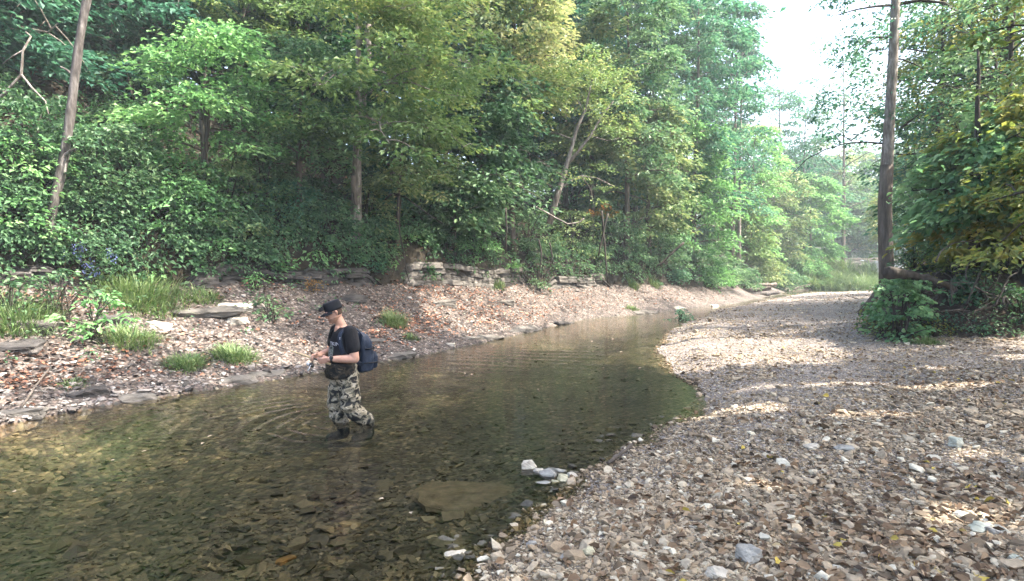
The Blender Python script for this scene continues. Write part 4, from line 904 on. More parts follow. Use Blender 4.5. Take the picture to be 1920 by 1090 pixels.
GB = [('light pointed rock at the left end of the rock row at the waterline', 990, 874, (.17, .15, .13), 'rock_pale', .3), ('white oblong rock second in the rock row at the waterline', 1010, 884, (.12, .10, .07), 'rock_pale', 1.), ('dark olive rock in the middle of the rock row', 1028, 889, (.19, .12, .10), 'rock_grey', -.5),
      ('slanted white rock behind the middle of the rock row', 1047, 881, (.20, .09, .09), 'rock_pale', -.6), ('rounded cream rock at the front of the rock row', 1056, 898, (.12, .10, .11), 'rock_cream', .2), ('white wedge rock at the right end of the rock row', 1073, 893, (.13, .09, .07), 'rock_pale', -.7),
      ('small tan rock below the dark olive rock', 1040, 903, (.09, .07, .05), 'rock_cream', .2), ('smooth cream stone on the gravel at the bottom middle', 1101, 1035, (.12, .085, .075), 'rock_cream', .2), ('lumpy grey rock standing on the gravel at the bottom', 1402, 1038, (.17, .13, .14), 'rock_grey', -.5),
      ('greenish white stone near the bottom right', 1838, 990, (.17, .10, .085), 'rock_green', .4), ('rounded grey cobble on the shaded gravel at the right', 1790, 830, (.17, .14, .14), 'rock_green', .3), ('grey angular stone left of the rounded grey cobble', 1585, 842, (.20, .13, .09), 'rock_grey', -.4),
      ('pale cobble at the left of the grey angular stone', 1522, 838, (.16, .12, .075), 'rock_pale', .2), ('pinkish flat stone half in the water at the bottom', 858, 1040, (.20, .10, .04), 'rock_pale', .3), ('flat grey stone beside the smooth cream stone', 1062, 1045, (.09, .07, .05), 'rock_grey', .3),
      ('grey stone left of the smooth cream stone', 995, 1022, (.10, .08, .06), 'rock_grey', .9), ('white stone in the bottom row near the lumpy grey rock', 1345, 1075, (.14, .10, .07), 'rock_pale', .1), ('small pale stone low at the right edge', 1905, 1050, (.10, .08, .06), 'rock_green', .5),
      ('flat brown stone beside the greenish white stone', 1868, 998, (.14, .09, .05), 'rock_grey', -.3), ('white pebble cobble in the middle of the gravel', 1300, 990, (.07, .06, .04), 'rock_pale', .5), ('tan flat stone in front of the rock row', 1018, 906, (.16, .10, .035), 'rock_grey', .1)]
for k_, (lb, px, py, s3, mt, rz) in enumerate(GB):
    b = hit(px, py); rock('loose_rock', lb, tuple(at(px, py, max(gz(*at(px, py, max(b[2], 0))[:2]), -.02) + s3[2] * .25)), s3, M[mt], 840 + k_, 'rock', None, rz, (rs(k_).normal(0, .12), rs(k_ + 50).normal(0, .12)), 22, .03)
b = at(870, 925, -.06); rock('submerged_slab', 'broad flat brown slab lying just under the water near the gravel', (b[0] + .02, b[1], -.105), (1.15, .85, .10), noise_mat('drowned slab', [(.3, (.065, .056, .040)), (.5, (.135, .115, .083)), (.75, (.22, .19, .145))], 11), 871, 'rock', None, -.25, (0, .03), 40, .03)
b = at(1170, 1000, 0)
SUBR = [('dark flat stone under the water at the bottom, left one', 465, 1058, .26, 'a'), ('orange brown stone under the water at the bottom', 535, 1058, .18, 'b'), ('dark slab under the water beside the orange brown stone', 575, 1068, .2, 'a'), ('large dark stone in the shallows at the bottom middle', 680, 1075, .28, 'a'), ('black flat stone in the shallows left of the pinkish stone', 765, 1042, .24, 'a')]
M['a'] = noise_mat('wet dark stone', [(.3, (.02, .018, .012)), (.6, (.06, .052, .034)), (.8, (.11, .095, .06))], 6); M['b'] = noise_mat('wet orange stone', [(.3, (.10, .06, .02)), (.6, (.22, .13, .05)), (.8, (.3, .2, .09))], 6)
for k_, (lb, px, py, s_, mt) in enumerate(SUBR):
    b = hit(px, py); rock('creek_rock', lb, (b[0], b[1], b[2] + .02), (s_, s_ * .65, s_ * .3), M[mt], 880 + k_, 'rock', None, k_ * .8, (0, 0), 18, .03)

def log(name, label, pts, r0, r1, mat, seed, cat='log', k=9):
    P = np.array(pts, float); o = P[0].copy(); t = np.linspace(0, 1, len(P)); u = np.linspace(0, 1, max(8, len(P) * 3))
    Q = np.stack([np.interp(u, t, P[:, i]) for i in range(3)], 1); g = rs(seed); Q[1:-1] += g.normal(0, r0 * .18, (len(Q) - 2, 3))
    ac = Acc(); ac.tube(Q - o, np.linspace(r0, r1, len(Q)) * (1 + g.normal(0, .06, len(Q))), k); ob = ac.build(name, mat); ob.location = o; return tag(ob, label, cat)
def gp(px, py, dz=0.): b = hit(px, py); return b + [0, 0, dz]
b0 = hit(1420, 552)[1]
for lb, pts, r0, r1, mt in (('thick grey log at the front of the log pile', ((1400, 553), (1435, 551), (1460, 548)), .16, .13, 'bark_dead'), ('long grey log across the top of the log pile', ((1385, 547), (1420, 543), (1455, 536)), .13, .09, 'bark'),
                            ('brown log at the back of the log pile', ((1370, 541), (1410, 536), (1455, 533)), .15, .12, 'bark'), ('thin log low on the left of the log pile', ((1375, 552), (1410, 547), (1445, 542)), .11, .09, 'bark')):
    log('driftwood_log', lb, [far(x, y, b0 + .4 * i_) for i_, (x, y) in enumerate(pts)], r0, r1, M[mt], int(r0 * 1000) + pts[0][0])
log('driftwood_branch', 'bent bare branch on the gravel right of the log pile', [far(x, y, b0 + 2) for x, y in ((1488, 544), (1500, 538), (1520, 533))], .05, .03, M['bark'], 5, 'branch')
rock('tree_stump', 'dark broad tree stump at the water left of the log pile', far(1362, 536, b0 - 1.5), (1.5, 1.2, 1.9), M['bark_dark'], 890, 'stump', None, .2, (0, 0), 22, .05)
log('driftwood_stick', 'grey stick poking from the gravel into the water', [at(1140, 868, .03), at(1158, 855, .06), at(1172, 845, .09), at(1184, 834, .13)], .022, .016, M['bark'], 8, 'stick', 7)
log('driftwood_stick', 'bleached forked stick at the foot of the round leaved bush', [gp(1640, 640, .02), gp(1648, 632, .10), gp(1672, 622, .22)], .03, .015, M['bark_dead'], 9, 'stick', 7)
log('driftwood_stick', 'thin grey stick on the lower left shore', [gp(40, 772, .04), gp(65, 745, .12), gp(92, 720, .22)], .018, .010, M['bark'], 10, 'stick', 6)
fy = 12.15
for lb, pts, r, mt in (('fallen dark trunk lying on the right bank behind the round leaved bush', ((1665, 512), (1700, 515), (1740, 525), (1790, 545)), .13, 'bark_dark'), ('bare leaning stick, left one on the root tangled bank', ((1785, 570), (1782, 530), (1792, 520)), .018, 'bark_dark'),
                       ('long bare leaning stick in the middle of the dark hollow', ((1812, 570), (1825, 540), (1840, 505), (1850, 490)), .018, 'bark_dark'), ('long bare leaning stick at the right of the dark hollow', ((1864, 575), (1880, 545), (1892, 518), (1910, 510)), .02, 'bark_dark'),
                       ('curved hanging root in the dark hollow', ((1812, 525), (1810, 510), (1818, 492), (1832, 484)), .018, 'bark_dark'), ('thin hanging root right of the curved one', ((1880, 570), (1884, 555), (1892, 575), (1895, 600)), .03, 'bark_dark'),
                       ('bare twig arching over the round leaved bush', ((1755, 490), (1765, 470), (1790, 455), (1835, 450)), .02, 'bark')):
    log('dead_limb', lb, [far(x, y, fy + .25 * i_) for i_, (x, y) in enumerate(pts)], r, r * .5, M[mt], pts[0][0], 'branch', 7)
bt_ = hit(1765, 585); ac = Acc(); r_ = rs(61); o = bt_.copy()
for _ in range(75):
    s0 = far(r_.uniform(1700, 1900), r_.uniform(520, 590), 12.9 + r_.uniform(-.3, .9)) - o; d_ = unit(np.array([r_.normal(0, 1), r_.normal(0, .5), r_.normal(-.1, .6)])) * r_.uniform(.35, 1.1)
    ac.tube(bez(s0, s0 + d_ * .5 + r_.normal(0, .12, 3), s0 + d_, 7), np.linspace(r_.uniform(.008, .018), .004, 7), 4, False)
br_ = ac.build('brush_pile', M['bark'], None); br_.location = o; tag(br_, 'tangle of dead brown twigs and roots on the right bank', 'brush')
# hanging bare stems in front of the slope
for lb, pts, Y, r in (('bare vine hanging down to the left end of the grey ledge', ((752, 375), (748, 430), (756, 470), (760, 500), (768, 530)), 17.6, .022), ('looped bare branch above the grey ledge', ((722, 375), (735, 362), (760, 370), (800, 400), (830, 420)), 18.2, .025),
                      ('bundle stem hanging at the right end of the grey ledge', ((1010, 450), (1016, 480), (1012, 505), (1008, 525)), 21.5, .035), ('second hanging stem bent beside the bundle stem', ((1030, 455), (1036, 480), (1030, 505), (1018, 522)), 21.3, .03),
                      ('thin upright sapling stem right of the grey ledge', ((948, 390), (950, 430), (948, 475)), 20.5, .035), ('long drooping bare limb under the forked pale tree', ((1000, 385), (1035, 405), (1065, 420), (1085, 418), (1095, 410)), 22.5, .03),
                      ('straight thin trunk right of the hanging stems', ((1128, 395), (1132, 440), (1140, 530)), 26.5, .05), ('leaning slim trunk below the orange leaves', ((1140, 400), (1130, 440), (1122, 480)), 26, .05), ('slender bare trunk at the far right of the slope', ((1282, 455), (1245, 490), (1232, 500)), 29, .06),
                      ('short dark trunk under the large maple', ((838, 240), (838, 270), (836, 310)), 21, .09), ('pale trunk showing through the upper leaves of the slope', ((690, 40), (690, 110), (682, 195), (676, 240)), 19.6, .10),
                      ('pale trunk high between the two yellow maples', ((560, -20), (562, 30), (556, 85)), 20.5, .09), ('brown trunk low on the slope under the large maple', ((662, 330), (664, 360), (668, 385)), 16.6, .07), ('twisted trunk under the bright layered young tree', ((385, 200), (390, 240), (384, 300), (372, 330)), 14.2, .06)):
    log('bare_stem', lb, [far(x, y, Y) for x, y in pts], r, r * .7, M['bark_pale' if 'pale' in lb else 'bark' if r > .06 else 'bark_dark'], pts[0][0] + 3, 'stem', 7)
# orange leaved sapling
b = stand(1125, 25.8); root = empty('orange_sapling', b, 'sapling with orange autumn leaves above the hanging stems', 'tree'); o = np.array(b); r_ = rs(77); ac = Acc(); sp = []
e = far(1130, 400, b[1]) - o; ac.tube(bez(np.zeros(3), e * .5 + [.1, 0, 0], e, 6), np.linspace(.025, .01, 6), 6); ac.build('trunk', M['bark'], root)
for x, y in ((1105, 398), (1120, 400), (1135, 385), (1140, 405), (1150, 395), (1128, 392)): sp.append((*(far(x, y, b[1] - .2) - o), .28, r_.normal(), -1, 0))
foliage('crown', sp, M['leaf_orange'], root, r_, .15, 90, .15)
# pale leaves floating on the water
for k_, (px, py) in enumerate(((380, 831), (393, 818), (270, 846), (245, 822), (210, 863), (26, 921), (1150, 636), (1110, 640), (1165, 660), (1130, 690), (872, 700), (884, 702), (1010, 730), (1200, 690), (770, 961), (715, 935))):
    p = at(px, py, .012); r_ = rs(900 + k_); s_ = .03 + .0035 * p[1]
    V, Q, _k = leaf_faces(np.zeros((1, 3)), r_.normal(0, 1, (1, 3)) * [1, 1, .1], np.array([[0, 0, 1.]]), np.array([s_]), .7, True, .1)
    ob = mesh_obj('floating_leaf', V, Q, M['litter'], None, [.97, .97]); ob.location = [float(v) for v in p]
    tag(ob, 'small pale fallen leaf floating on the creek', 'leaf', 'leaves floating on the creek')

# ------------------------------------------------------------------ bridge and guard rail
br = empty('road_bridge', far(1640, 540, 66), 'small concrete road bridge at the far end of the creek', 'bridge'); o = np.array(br.location)
a_ = np.array([far(1632, 500, 66)[0], 66, 0]); ac = Acc(); top = far(1640, 494, 66)[2]; bot = -.2
def bx(nm, x0, x1, y0, y1, z0, z1, mt): a = Acc(); a.box(np.array([(x0 + x1) / 2, (y0 + y1) / 2, (z0 + z1) / 2]) - o, (x1 - x0, y1 - y0, z1 - z0)); return a.build(nm, M[mt], br, False)
x0 = a_[0]
bx('abutment', x0 - .2, x0 + 1.3, 64.5, 71.5, bot, top - .55, 'concrete'); bx('abutment', x0 + 9.5, x0 + 11, 64.5, 71.5, bot, top - .55, 'concrete')
bx('deck', x0 - .6, x0 + 11.4, 64.2, 71.8, top - .549, top - .05, 'concrete'); bx('parapet', x0 - .6, x0 + 11.4, 64.15, 64.4, top - .049, top + .25, 'concrete')
bx('road_surface', x0 - .55, x0 + 11.35, 64.5, 71.7, top - .049, top - .02, 'asphalt')
gr_ = empty('guard_rail', far(1555, 495, 67), 'grey steel guard rail along the road left of the bridge', 'guard rail'); o = np.array(gr_.location)
x1 = far(1530, 490, 67)[0]; x2 = far(1622, 490, 67)[0]; zt = far(1580, 488, 67)[2]
a = Acc()
for dz in (0, .14): a.tube(np.array([[x, 67, zt - .1 - dz] for x in np.linspace(x1, x2, 6)]) - o, .075, 8)
a.build('rail', M['galv'], gr_)
for x in np.linspace(x1 + .3, x2 - .3, 5):
    a = Acc(); a.box(np.array([x, 67.1, zt - .6]) - o, (.12, .12, 1.3)); a.build('post', M['galv'], gr_, False)
bk_ = Acc(); X_ = np.linspace(x1 - 14, x0 - .7, 30)
prof = ((62.5, -.3), (63.5, .5), (65.5, 1.3), (66.4, 1.75), (72, 1.8), (76, -.3)); G = np.array([[(x, y, z + .15 * float(vnoise(x * .6, y, 3))) for x in X_] for y, z in prof]); r, c = G.shape[:2]
i = (np.arange(r - 1)[:, None] * c + np.arange(c - 1)[None]).ravel(); tag(mesh_obj('road_embankment', G.reshape(-1, 3), np.stack([i, i + 1, i + 1 + c, i + c], 1), noise_mat('grassy embankment', [(.3, (.04, .08, .02)), (.6, (.08, .16, .035)), (.8, (.14, .2, .06))], 3), None, None, True), kind='structure')
# ------------------------------------------------------------------ the angler
PF = np.array([-.81, -.58, 0]); PF /= np.linalg.norm(PF); PL = np.cross([0, 0, 1], PF); PO = np.array([-2.12, 7.4, -.22])
def WP(p): p = np.asarray(p, float); return PO + p[..., :1] * PF + p[..., 1:2] * PL + np.stack([0 * p[..., 2], 0 * p[..., 2], p[..., 2] + .22], -1)
man = empty('person', PO, 'man in black cap and camouflage waders standing in the creek with a rod', 'person', None, math.atan2(PF[1], PF[0]))

def sect(ac, rings, k=28, R=None, o=(0, 0, 0), p=2.0):
    """closed loft of ellipses: (x, y, z, rx, ry)"""
    a = np.linspace(0, 2 * math.pi, k, endpoint=False); c, s = np.cos(a), np.sin(a)
    c, s = np.sign(c) * abs(c) ** (2 / p), np.sign(s) * abs(s) ** (2 / p)
    V = np.array([np.stack([x + rx * c, y + ry * s, np.full(k, z)], 1) for x, y, z, rx, ry in rings])
    m = len(rings); i = np.arange(m - 1)[:, None] * k + np.arange(k)[None]; j = np.arange(m - 1)[:, None] * k + (np.arange(k) + 1)[None] % k
    Q = np.stack([i, j, j + k, i + k], -1).reshape(-1, 4); V = V.reshape(-1, 3)
    V = np.vstack([V, V[:k].mean(0), V[-k:].mean(0)]); T = []
    for q in range(k): T += [(m * k, (q + 1) % k, q), (m * k + 1, (m - 1) * k + q, (m - 1) * k + (q + 1) % k)]
    if R is not None: V = V @ np.asarray(R).T
    ac.add(V + np.asarray(o), Q, T)

def limb(ac, pts, rad, k=16, flat=None, n=24):
    P = np.array(pts, float); r = np.array(rad, float); t = np.linspace(0, 1, len(P)); u = np.linspace(0, 1, n)
    Q = np.stack([np.interp(u, t, P[:, i]) for i in range(3)], 1); rr = np.interp(u, t, r)
    for _ in range(2): Q[1:-1] = (Q[:-2] + 2 * Q[1:-1] + Q[2:]) / 4; rr[1:-1] = (rr[:-2] + 2 * rr[1:-1] + rr[2:]) / 4
    d0, d1 = unit(Q[0] - Q[1]), unit(Q[-1] - Q[-2])
    cap0 = [Q[0] + d0 * rr[0] * f for f in (.9, .55)]; cap1 = [Q[-1] + d1 * rr[-1] * f for f in (.55, .9)]
    Q = np.vstack([cap0, Q, cap1]); rr = np.r_[rr[0] * .35, rr[0] * .82, rr, rr[-1] * .82, rr[-1] * .35]
    ac.tube(Q, rr, k)

def fuse(name, ac, mat, parent, voxel=.008, it=4, wrinkle=None, dz=.22):
    """melts the shapes into one continuous skin"""
    for q in ac.V: q[:, 2] += dz
    o = ac.build(name + '_raw', mat, None, True)
    md = o.modifiers.new('r', 'REMESH'); md.mode = 'VOXEL'; md.voxel_size = voxel; md.use_smooth_shade = True
    if it: ms = o.modifiers.new('s', 'SMOOTH'); ms.factor = .5; ms.iterations = it
    dg = bpy.context.evaluated_depsgraph_get(); dg.update()
    me = bpy.data.meshes.new_from_object(o.evaluated_get(dg)); old = o.data
    bpy.data.objects.remove(o); bpy.data.meshes.remove(old); me.name = name
    n = len(me.vertices); V = np.empty(n * 3, np.float32); me.vertices.foreach_get('co', V); V = V.reshape(-1, 3)
    if wrinkle:
        N = np.empty(n * 3, np.float32); me.vertex_normals.foreach_get('vector', N) if hasattr(me, 'vertex_normals') else None
        N = N.reshape(-1, 3); a, s1, s2 = wrinkle
        d = fbm(V[:, 0] * s1 + V[:, 1] * s1 * .8, V[:, 2] * s2 + V[:, 0] * s1 * .5, 21, 3); V = V + N * (d * a)[:, None]
        me.vertices.foreach_set('co', V.astype(np.float32).ravel())
    me.materials.clear(); me.materials.append(mat); me.polygons.foreach_set('use_smooth', np.ones(len(me.polygons), bool)); me.update()
    ob = bpy.data.objects.new(name, me); COL.objects.link(ob); ob.parent = parent; return ob

def camo(name, cols, scale=9, rough=.8):
    m, n, l, b = new_mat(name); tc = n.new('ShaderNodeTexCoord'); mp = n.new('ShaderNodeMapping'); mp.inputs['Scale'].default_value = (1, 1, 1.25); l.new(tc.outputs['Object'], mp.inputs[0])
    no = n.new('ShaderNodeTexNoise'); no.inputs['Scale'].default_value = scale; no.inputs['Detail'].default_value = 2.5; no.inputs['Distortion'].default_value = .5; l.new(mp.outputs[0], no.inputs['Vector'])
    r = ramp(n, cols, 'CONSTANT'); l.new(no.outputs[0], r.inputs[0]); l.new(r.outputs[0], b.inputs['Base Color']); b.inputs['Roughness'].default_value = rough
    b.inputs['Specular IOR Level'].default_value = .2
    n2 = n.new('ShaderNodeTexNoise'); n2.inputs['Scale'].default_value = 14; l.new(mp.outputs[0], n2.inputs['Vector']); bump(n, l, n2.outputs[0], b, .4, .02); return m
M['skin'] = noise_mat('skin', [(.3, (.46, .25, .18)), (.55, (.56, .32, .235)), (.8, (.62, .38, .29))], 14, (1, 1, 1), .5, .08, .002, 4)
M['shirt'] = noise_mat('black cotton', [(.3, (.008, .008, .010)), (.7, (.016, .016, .019))], 9, (1, 1, .6), .85, .5, .015, 5, .2)
M['cap'] = noise_mat('black canvas', [(.3, (.010, .011, .015)), (.7, (.022, .023, .028))], 20, (1, 1, 1), .85, .2, .004, 4, .2)
M['waders'] = camo('grey camouflage', [(0, (.022, .022, .022)), (.42, (.10, .095, .07)), (.48, (.29, .25, .18)), (.555, (.41, .37, .295)), (.59, (.155, .135, .10)), (.64, (.024, .023, .023))], 12)
M['bib'] = camo('green grey camouflage', [(0, (.03, .032, .03)), (.42, (.12, .13, .11)), (.5, (.20, .20, .18)), (.58, (.06, .062, .055)), (.64, (.25, .25, .24))], 13)
M['pouch'] = camo('dark brown camouflage', [(0, (.012, .012, .012)), (.45, (.045, .036, .025)), (.55, (.018, .018, .016)), (.62, (.10, .075, .05))], 10)
M['boot'] = noise_mat('slate rubber', [(.3, (.03, .036, .045)), (.7, (.06, .07, .085))], 8, (1, 1, 1), .6, .3, .01)
M['navy'] = noise_mat('navy nylon', [(.3, (.009, .014, .028)), (.6, (.019, .030, .056)), (.8, (.036, .052, .09))], 9, (1, 1, .5), .55, .9, .02)
M['black'] = noise_mat('black webbing', [(.3, (.008, .008, .009)), (.7, (.018, .018, .02))], 30, (1, 1, 1), .6, .1, .002)
M['lens'] = noise_mat('dark lens', [(.3, (.006, .006, .007)), (.7, (.01, .01, .011))], 3, (1, 1, 1), .12, 0, .001, 1, .6)
M['beard'] = noise_mat('short reddish beard', [(.3, (.22, .115, .075)), (.7, (.36, .205, .14))], 120, (1, 1, 1), .8, .6, .004)
M['cork'] = noise_mat('cork', [(.3, (.42, .30, .17)), (.7, (.62, .48, .30))], 60, (1, 1, 1), .8, .3, .003)
M['graphite'] = noise_mat('graphite blank', [(.3, (.03, .028, .025)), (.7, (.05, .045, .04))], 10, (1, 1, 1), .35, 0, .001, 2, .5)
M['silver'] = noise_mat('silver reel metal', [(.3, (.45, .47, .5)), (.7, (.6, .62, .65))], 10, (1, 1, 1), .3, 0, .001, 2, .6)
M['print'] = noise_mat('pale shirt print', [(.3, (.42, .42, .46)), (.7, (.6, .6, .64))], 20, (1, 1, 1), .8, 0, .001)

# joints (forward, left, height above the water)
HIPL, KNEL, ANKL = (-.02, .10, .58), (-.02, .13, .22), (-.25, .13, -.05)
HIPR, KNER, ANKR = (.03, -.10, .58), (.085, -.11, .23), (-.005, -.10, -.10)
SHL, ELL, WRL = (.00, .215, 1.17), (-.03, .285, .845), (.245, .14, .85)
SHR, ELR, WRR = (.03, -.205, 1.17), (.07, -.27, .89), (.31, -.075, .875)
TORSO = [(0, 0, .50, .10, .155), (-.005, 0, .58, .125, .175), (.01, 0, .68, .138, .17), (.025, 0, .78, .148, .168), (.025, 0, .88, .145, .172), (.02, 0, .98, .135, .182), (.012, 0, 1.08, .122, .19), (.01, 0, 1.15, .105, .18), (.014, 0, 1.20, .080, .13), (.02, 0, 1.235, .062, .075)]
hp, hy = math.radians(20), math.radians(8)
Ry = np.array([[math.cos(hp), 0, math.sin(hp)], [0, 1, 0], [-math.sin(hp), 0, math.cos(hp)]]); Rz = np.array([[math.cos(hy), -math.sin(hy), 0], [math.sin(hy), math.cos(hy), 0], [0, 0, 1]])
HR = Rz.T @ Ry; HO = np.array([.125, 0, 1.405])
def hd(p): return HR @ np.asarray(p, float) + HO
HEAD = [(.05, 0, -.122, .022, .026), (.042, 0, -.115, .045, .042), (.024, 0, -.09, .072, .056), (.012, 0, -.055, .088, .066), (.004, 0, -.015, .095, .072), (0, 0, .02, .099, .075), (-.004, 0, .055, .098, .076), (-.008, 0, .088, .085, .068), (-.012, 0, .112, .058, .048), (-.012, 0, .122, .022, .02)]
ac = Acc(); sect(ac, TORSO); sect(ac, HEAD, 28, HR, HO)
limb(ac, [(.015, 0, 1.17), (.05, 0, 1.26), (.095, 0, 1.35)], [.075, .062, .062])
limb(ac, [hd((.088, 0, .022)), hd((.104, 0, -.005)), hd((.112, 0, -.022))], [.010, .013, .016], 10)          # nose
limb(ac, [hd((.108, .012, -.026)), hd((.108, -.012, -.026))], [.011, .011], 8)
limb(ac, [hd((.086, .022, -.062)), hd((.099, 0, -.060)), hd((.086, -.022, -.062))], [.007, .009, .007], 8)   # lips
limb(ac, [hd((.085, .020, -.105)), hd((.09, 0, -.103)), hd((.085, -.020, -.105))], [.014, .016, .014], 8)    # chin
limb(ac, [hd((.092, .045, .040)), hd((.103, 0, .034)), hd((.092, -.045, .040))], [.010, .012, .010], 8)      # brow
for s in (-1, 1):
    limb(ac, [hd((-.004, s * .078, .028)), hd((-.014, s * .086, .012)), hd((-.008, s * .082, -.020))], [.013, .016, .010], 8)   # ear
    limb(ac, [hd((.084, s * .034, .012)), hd((.090, s * .028, .012))], [.012, .012], 8)                       # eye
limb(ac, [(.115, -.012, 1.10), (.098, 0, 1.16), (.082, .01, 1.215)], [.018, .034, .045], 14)                  # the bare V below the throat
for S_, E_, W_ in ((SHL, ELL, WRL), (SHR, ELR, WRR)):
    S_, E_, W_ = np.array(S_), np.array(E_), np.array(W_)
    limb(ac, [S_, S_ * .5 + E_ * .5, E_], [.066, .061, .051]); limb(ac, [E_, E_ * .7 + W_ * .3, E_ * .3 + W_ * .7, W_], [.051, .054, .043, .031])
for H_, K_, A_ in ((HIPL, KNEL, ANKL), (HIPR, KNER, ANKR)): limb(ac, [H_, K_, A_], [.085, .06, .045])
def hand(ac, wr, fwd, across, up, curl, thumb):
    """palm, four bent fingers of unequal length and a thumb from the side of the palm"""
    wr = np.array(wr, float); fwd, across, up = unit(np.array(fwd, float)), unit(np.array(across, float)), unit(np.array(up, float))
    pts = lambda f, a, u: wr + fwd * f + across * a + up * u
    for a in (-.026, -.009, .009, .026): limb(ac, [pts(.0, a * .6, 0), pts(.045, a, 0), pts(.085, a * 1.05, .002)], [.019, .016, .012], 10, None, 10)
    for a, ln in ((-.031, .060), (-.0105, .074), (.0105, .078), (.031, .068)):
        P, p, d = [], pts(.083, a, .002), 0.
        for seg in (.45, .33, .27):
            P.append(p); d += curl; p = p + (fwd * math.cos(d) - up * math.sin(d)) * ln * seg
        P.append(p); limb(ac, P, [.0098, .0092, .0085, .0075], 9, None, 14)
    b = pts(.022, thumb * .024, -.006); m_ = b + fwd * .030 + across * thumb * .022 - up * .012; e = m_ + fwd * .030 - up * .018 - across * thumb * .006
    limb(ac, [b, m_, e], [.016, .0125, .0095], 9, None, 12)
hand(ac, np.array(WRL) + [.005, -.003, 0], (.82, -.45, -.22), (.2, .25, .95), (.4, .85, -.3), .42, 1)
hand(ac, np.array(WRR) + [.005, .003, 0], (.9, .3, -.12), (-.1, .3, .95), (.3, -.95, .2), .62, 1)
fuse('body', ac, M['skin'], man, .0055, 2)

# clothing
ac = Acc(); sect(ac, [(x, y, z, rx + .024, ry + .022) for x, y, z, rx, ry in TORSO[1:8]] + [(.014, 0, 1.205, .088, .135), (.012, 0, 1.228, .07, .088)])
for S_, E_ in ((SHL, ELL), (SHR, ELR)):
    S_, E_ = np.array(S_), np.array(E_); limb(ac, [S_ * [1, .8, 1] + [0, 0, .012], S_, S_ * .62 + E_ * .38, S_ * .42 + E_ * .58], [.074, .082, .085, .083])
fuse('t_shirt', ac, M['shirt'], man, .008, 3, (.010, 9, 6))
ac = Acc(); sect(ac, [(x, y, z, rx + .03, ry + .022) for x, y, z, rx, ry in TORSO[:4]])
limb(ac, [(-.01, .085, .62), (-.025, .10, .42), KNEL, (-.14, .135, .09), (-.235, .13, -.005)], [.13, .126, .11, .104, .098], 20, None, 40)
limb(ac, [(.02, -.085, .62), (.055, -.10, .42), KNER, (.05, -.105, .05), (.0, -.10, -.06)], [.126, .118, .10, .094, .088], 20, None, 40)
fuse('waders', ac, M['waders'], man, .009, 2, (.034, 9, 15))
ac = Acc(); bb = [(.022, 0, .76, .172, .19), (.024, 0, .84, .172, .19), (.022, 0, .92, .164, .19), (.018, 0, .985, .154, .17), (.017, 0, 1.0, .148, .15)]; sect(ac, [(x + .012, y, z, rx, ry * .80) for x, y, z, rx, ry in bb])
fuse('wader_bib', ac, M['bib'], man, .009, 2, (.014, 8, 12))
ac = Acc(); sect(ac, [(.02, 0, .575, .12, .17), (.05, 0, .60, .175, .20), (.05, 0, .68, .20, .212), (.035, 0, .76, .19, .208), (.02, 0, .80, .16, .19)]); fuse('waist_pouch', ac, M['pouch'], man, .009, 3, (.03, 8, 12))
for A_, back, toe in ((ANKL, (-.29, .13, -.17), (-.02, .125, -.185)), (ANKR, (-.05, -.10, -.17), (.22, -.12, -.185))):
    ac = Acc(); A_ = np.array(A_); b_, t_ = np.array(back), np.array(toe)
    limb(ac, [A_ + [.02, 0, .09], A_, b_ + [.03, 0, .02]], [.082, .078, .07], 16); limb(ac, [b_ + [.03, 0, .0], b_ * .4 + t_ * .6, t_ - [.05, 0, 0]], [.05, .054, .046], 16)
    bt = fuse('boot', ac, M['boot'], man, .008, 3)
    s_ = Acc(); sect(s_, [(0, 0, -.012, .15, .055), (0, 0, .006, .15, .055)], 24, None, (b_ + t_) / 2 + [0, 0, -.035 + .22]); s_.build('sole', M['black'], bt)
# beard, hair, cap, glasses
ac = Acc(); sect(ac, [(x + (.004 if i < 4 else -.001), y, z, rx + .003, ry + .003) for i, (x, y, z, rx, ry) in enumerate(HEAD[:4])] + [(.02, 0, -.045, .070, .068)], 28, HR, HO); fuse('beard', ac, M['beard'], man, .005, 1)
ac = Acc(); sect(ac, [(-.03, 0, -.035, .066, .068), (-.018, 0, .0, .082, .0775), (-.012, 0, .05, .093, .080), (-.01, 0, .07, .09, .078)], 28, HR, HO); fuse('hair', ac, noise_mat('cropped hair', [(.3, (.05, .03, .02)), (.7, (.11, .07, .05))], 100), man, .005, 1)
ac = Acc(); sect(ac, [(-.006, 0, .036, .110, .088), (-.006, 0, .06, .111, .089), (-.006, 0, .10, .109, .087), (-.004, 0, .138, .106, .085), (-.004, 0, .150, .100, .080), (-.004, 0, .153, .06, .05)], 32, HR, HO + [0, 0, .22]); cp = ac.build('cap', M['cap'], man)
ac = Acc(); a_ = np.linspace(-1.2, 1.2, 17); V = []
for z_ in (0, -.006):
    for q in a_: V += [(.100 * math.cos(q) - .006, .086 * math.sin(q), .048 + z_), (.100 * math.cos(q) - .006 + .082 * max(0, math.cos(q * 1.25)) ** .7, .092 * math.sin(q), .040 + z_ - .022 * max(0, math.cos(q)) - .022 * math.sin(q) ** 2)]
V = np.array(V) @ HR.T + HO + [0, 0, .22]; m_ = len(a_); Q = []
for i_ in range(m_ - 1):
    t = 2 * i_; Q += [(t, t + 1, t + 3, t + 2), (t + 2 * m_, t + 2 + 2 * m_, t + 3 + 2 * m_, t + 1 + 2 * m_), (t + 1, t + 1 + 2 * m_, t + 3 + 2 * m_, t + 3)]
ac.add(V, Q); ac.build('brim', M['cap'], cp)
